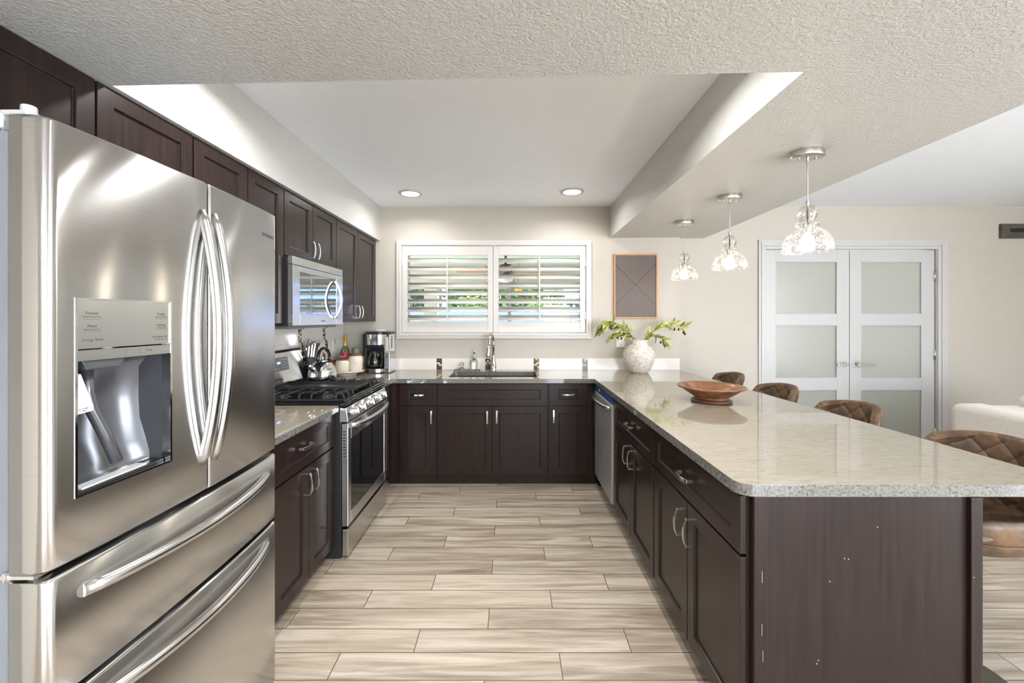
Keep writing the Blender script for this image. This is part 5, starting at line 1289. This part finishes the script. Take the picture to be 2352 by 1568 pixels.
# ------------------------------------------------------------------ back yard, seen through the louvers
bm = new(); box(bm, -14, 16, YD + .3, 24, -.12, -.02); struct('ground_outside', bm, 'concrete')
bm = new(); box(bm, -8, 7, YB + .16, 9.1, 2.56, 2.66); struct('patio_roof', bm, 'ext_ceiling')
bm = new(); box(bm, -8, 7, 9.0, 9.14, 2.04, 2.56); struct('patio_beam', bm, 'ext_cream')
bm = new(); box(bm, -1.86, -1.59, 8.92, 9.2, -.02, 2.04); o = struct('patio_column', bm, 'ext_cream')
bm = new(); box(bm, -.09, -.02, 8.9, 8.97, -.02, 2.56); o = obj('metal_post', bm, 'slate'); tag(o, 'slim dark post standing on the patio outside the window', 'post'); recentre(o)
bm = new(); box(bm, -13, 15, 14.0, 14.15, -.02, 1.72); box(bm, -13, 15, 13.97, 14.18, 1.72, 1.80); 
struct('garden_wall', bm, 'ext_fence')
def shrub(x, y, w_, zt, label, seed):
    rnd = random.Random(seed); t = thing('shrub', label, 'shrub', (x, y, -.02))
    bm = new()
    for k in range(5): tube(bm, [(x, y, -.02), (x + rnd.uniform(-.2, .2), y, zt * .5), (x + rnd.uniform(-w_, w_) * .7, y - .05, zt - .15)], [.025, .018, .008], 6)
    obj('stems', bm, 'stem', t)
    bm = new()
    for i in range(520):
        a = rnd.uniform(0, 2 * PI); r = math.sqrt(rnd.random()); p = Vector((x + w_ * r * math.cos(a), y + .25 * r * math.sin(a), zt - .42 + .42 * rnd.uniform(-1, 1) * math.sqrt(1 - r * r * .8)))
        d = Vector((rnd.uniform(-1, 1), rnd.uniform(-1, .5), rnd.uniform(-.4, 1))).normalized(); e = d.orthogonal().normalized() * .035; L_ = rnd.uniform(.10, .2)
        v = [bm.verts.new(q) for q in (p, p + d * L_ * .5 + e, p + d * L_, p + d * L_ * .5 - e)]
        bm.faces.new(v).material_index = rnd.choice([0, 0, 1])
    obj('foliage', bm, ['hedge2', 'lawn'], t)
def hedge(x0, x1, y, zt, label, seed):
    rnd = random.Random(seed); bm = new(); box(bm, x0 + .15, x1 - .15, y + .25, y + 1.4, -.02, zt - .12)
    n = int((x1 - x0) * 330)
    for i in range(n):
        p = Vector((rnd.uniform(x0 + .1, x1 - .1), y + rnd.uniform(.12, .34), rnd.uniform(.9, zt) ** 1.0)); p.z = min(p.z, zt - .2 * rnd.random())
        d = Vector((rnd.uniform(-1, 1), rnd.uniform(-1, .2), rnd.uniform(-.6, 1))).normalized(); e = d.orthogonal().normalized() * .06; L_ = rnd.uniform(.14, .32)
        v = [bm.verts.new(q) for q in (p, p + d * L_ * .5 + e, p + d * L_, p + d * L_ * .5 - e)]
        bm.faces.new(v).material_index = rnd.choice([0, 0, 0, 1, 2])
    o = obj('hedge', bm, ['hedge', 'hedge2', 'lawn']); tag(o, label, 'hedge'); recentre(o); return o
hedge(-9, -2.9, 17.0, 3.9, 'tall dark hedge beyond the garden wall, on the patio column side', 1)
hedge(-2.8, 2.2, 17.0, 3.7, 'tall dark green hedge beyond the garden wall, behind the metal post', 2)
hedge(2.3, 9, 17.0, 1.95, 'low hedge just above the garden wall in front of the blue roof', 3)
shrub(-1.1, 15.2, .9, 2.25, 'yellow-green shrub just above the garden wall, by the column', 4)
shrub(1.1, 15.2, .9, 2.15, 'dry yellow shrub just above the garden wall, near the metal post', 5)
t = thing('blue_roofed_shed', 'neighbour building with bright blue sloping roof beyond the garden wall', 'building', (5.0, 21.5, 0))
bm = new(); box(bm, 2.2, 9, 20.5, 23, 0, 2.3); obj('siding', bm, 'blue_dark', t)
bm = new(); A = [(1.7, 20.0, 2.28), (9.6, 20.0, 2.28), (9.6, 21.8, 3.5), (2.9, 21.8, 3.5)]
a = [bm.verts.new(p) for p in A]; b = [bm.verts.new((x, y, z + .1)) for x, y, z in A]
for i in range(4): bm.faces.new((a[i], a[(i + 1) % 4], b[(i + 1) % 4], b[i]))
bm.faces.new(a); bm.faces.new(b); obj('roof', bm, 'blue_roof', t)
t = thing('blue_canopy', 'blue sloping canopy at the far side of the patio column', 'canopy', (-4.2, 15.6, 0))
bm = new(); A = [(-5.6, 15.0, 2.55), (-3.15, 15.0, 1.95), (-3.15, 16.4, 1.95), (-5.6, 16.4, 2.55)]
a = [bm.verts.new(p) for p in A]; b = [bm.verts.new((x, y, z + .06)) for x, y, z in A]
for i in range(4): bm.faces.new((a[i], a[(i + 1) % 4], b[(i + 1) % 4], b[i]))
bm.faces.new(a); bm.faces.new(b); obj('cover', bm, 'blue_roof', t)
for x, y, z in ((-5.5, 15.1, 2.5), (-3.25, 15.1, 1.96), (-5.5, 16.3, 2.5), (-3.25, 16.3, 1.96)): bm = new(); tube(bm, [(x, y, -.02), (x, y, z)], .03, 8); obj('pole', bm, 'bronze', t)
def palm(x, y, z, h, R_, seed, label, n=9):
    rnd = random.Random(seed); t = thing('palm', label, 'palm', (x, y, -.02), 'young palms on the patio')
    bm = new(); tube(bm, [(x, y, -.02), (x + .02, y, z * .6), (x, y, z)], [.05, .04, .03], 8); obj('trunk', bm, 'stem', t)
    bm = new()
    for i in range(n):
        a = 2 * PI * i / n + rnd.uniform(-.2, .2); d = Vector((math.cos(a), math.sin(a), 0)); pr_ = None
        for k in range(13):
            f = k / 12; p = Vector((x, y, z)) + d * R_ * f + Vector((0, 0, h * (f - 1.15 * f * f)))
            if k > 1:
                sd = Vector((-d.y, d.x, 0))
                for s in (-1, 1):
                    L_ = R_ * .38 * math.sin(PI * min(1, f * .9 + .1)); tip = p + (sd * s * .85 + d * .5 + Vector((0, 0, -.25))) * L_
                    w_ = d * R_ * .018; v = [bm.verts.new(q) for q in (p - w_, p + w_, tip)]; bm.faces.new(v)
    obj('fronds', bm, 'palm', t)
palm(-1.45, 7.3, 1.25, .42, .55, 1, 'young palm growing in front of the patio column')
palm(-2.2, 7.6, 1.15, .35, .50, 2, 'young palm at the far edge of the coffee maker side shutter')
palm(1.15, 7.4, 1.05, .42, .55, 3, 'young palm seen at the art side edge of the window')
bm = new(); box(bm, -6, 6, 9.6, 12.5, -.02, .9)
for v in bm.verts: pass
o = obj('lawn_hedge', bm, 'lawn'); tag(o, 'low clipped bright green hedge between patio and garden wall', 'hedge')
t = thing('ceiling_fan', 'wooden bladed ceiling fan hanging under the patio roof', 'ceiling fan', (-.10, 6.5, 2.0))
bm = new(); lathe(bm, [(0, .56), (.07, .56), (.07, .48), (.02, .47), (.02, .25), (.09, .23), (.10, .10), (.06, .07), (0, .07)], (-.10, 6.5, 2.0), 20); obj('motor', bm, 'bronze', t)
bm = new(); lathe(bm, [(.06, .07), (.12, .03), (.11, -.02), (0, -.05)], (-.10, 6.5, 2.0), 20); obj('fan_globe', bm, 'white', t)
for k in range(4):
    bm = new(); a = math.radians(8 + 90 * k); d = Vector((math.cos(a), math.sin(a), 0)); s = Vector((-d.y, d.x, .12))
    c0 = Vector((-.10, 6.5, 2.115)); A = [c0 + d * .1 - s * .04, c0 + d * .72 - s * .075, c0 + d * .78, c0 + d * .72 + s * .075, c0 + d * .1 + s * .04]
    v0 = [bm.verts.new(p) for p in A]; v1 = [bm.verts.new(p + Vector((0, 0, .01))) for p in A]
    for i in range(5): bm.faces.new((v0[i], v0[(i + 1) % 5], v1[(i + 1) % 5], v1[i]))
    bm.faces.new(v0); bm.faces.new(v1); obj('fan_blade', bm, 'fan_wood', t)
t = thing('patio_lantern', 'small amber lantern hanging beyond the metal post', 'lantern', (.13, 8.6, 1.97))
bm = new(); lathe(bm, [(0, -.02), (.07, -.02), (.085, 0), (.07, .03), (0, .035)], (.13, 8.6, 1.98), 20); obj('lantern_shade', bm, 'lantern', t)
bm = new(); tube(bm, [(.13, 8.6, 2.0), (.13, 8.6, 2.558)], .004, 6); obj('hanging_wire', bm, 'black', t)
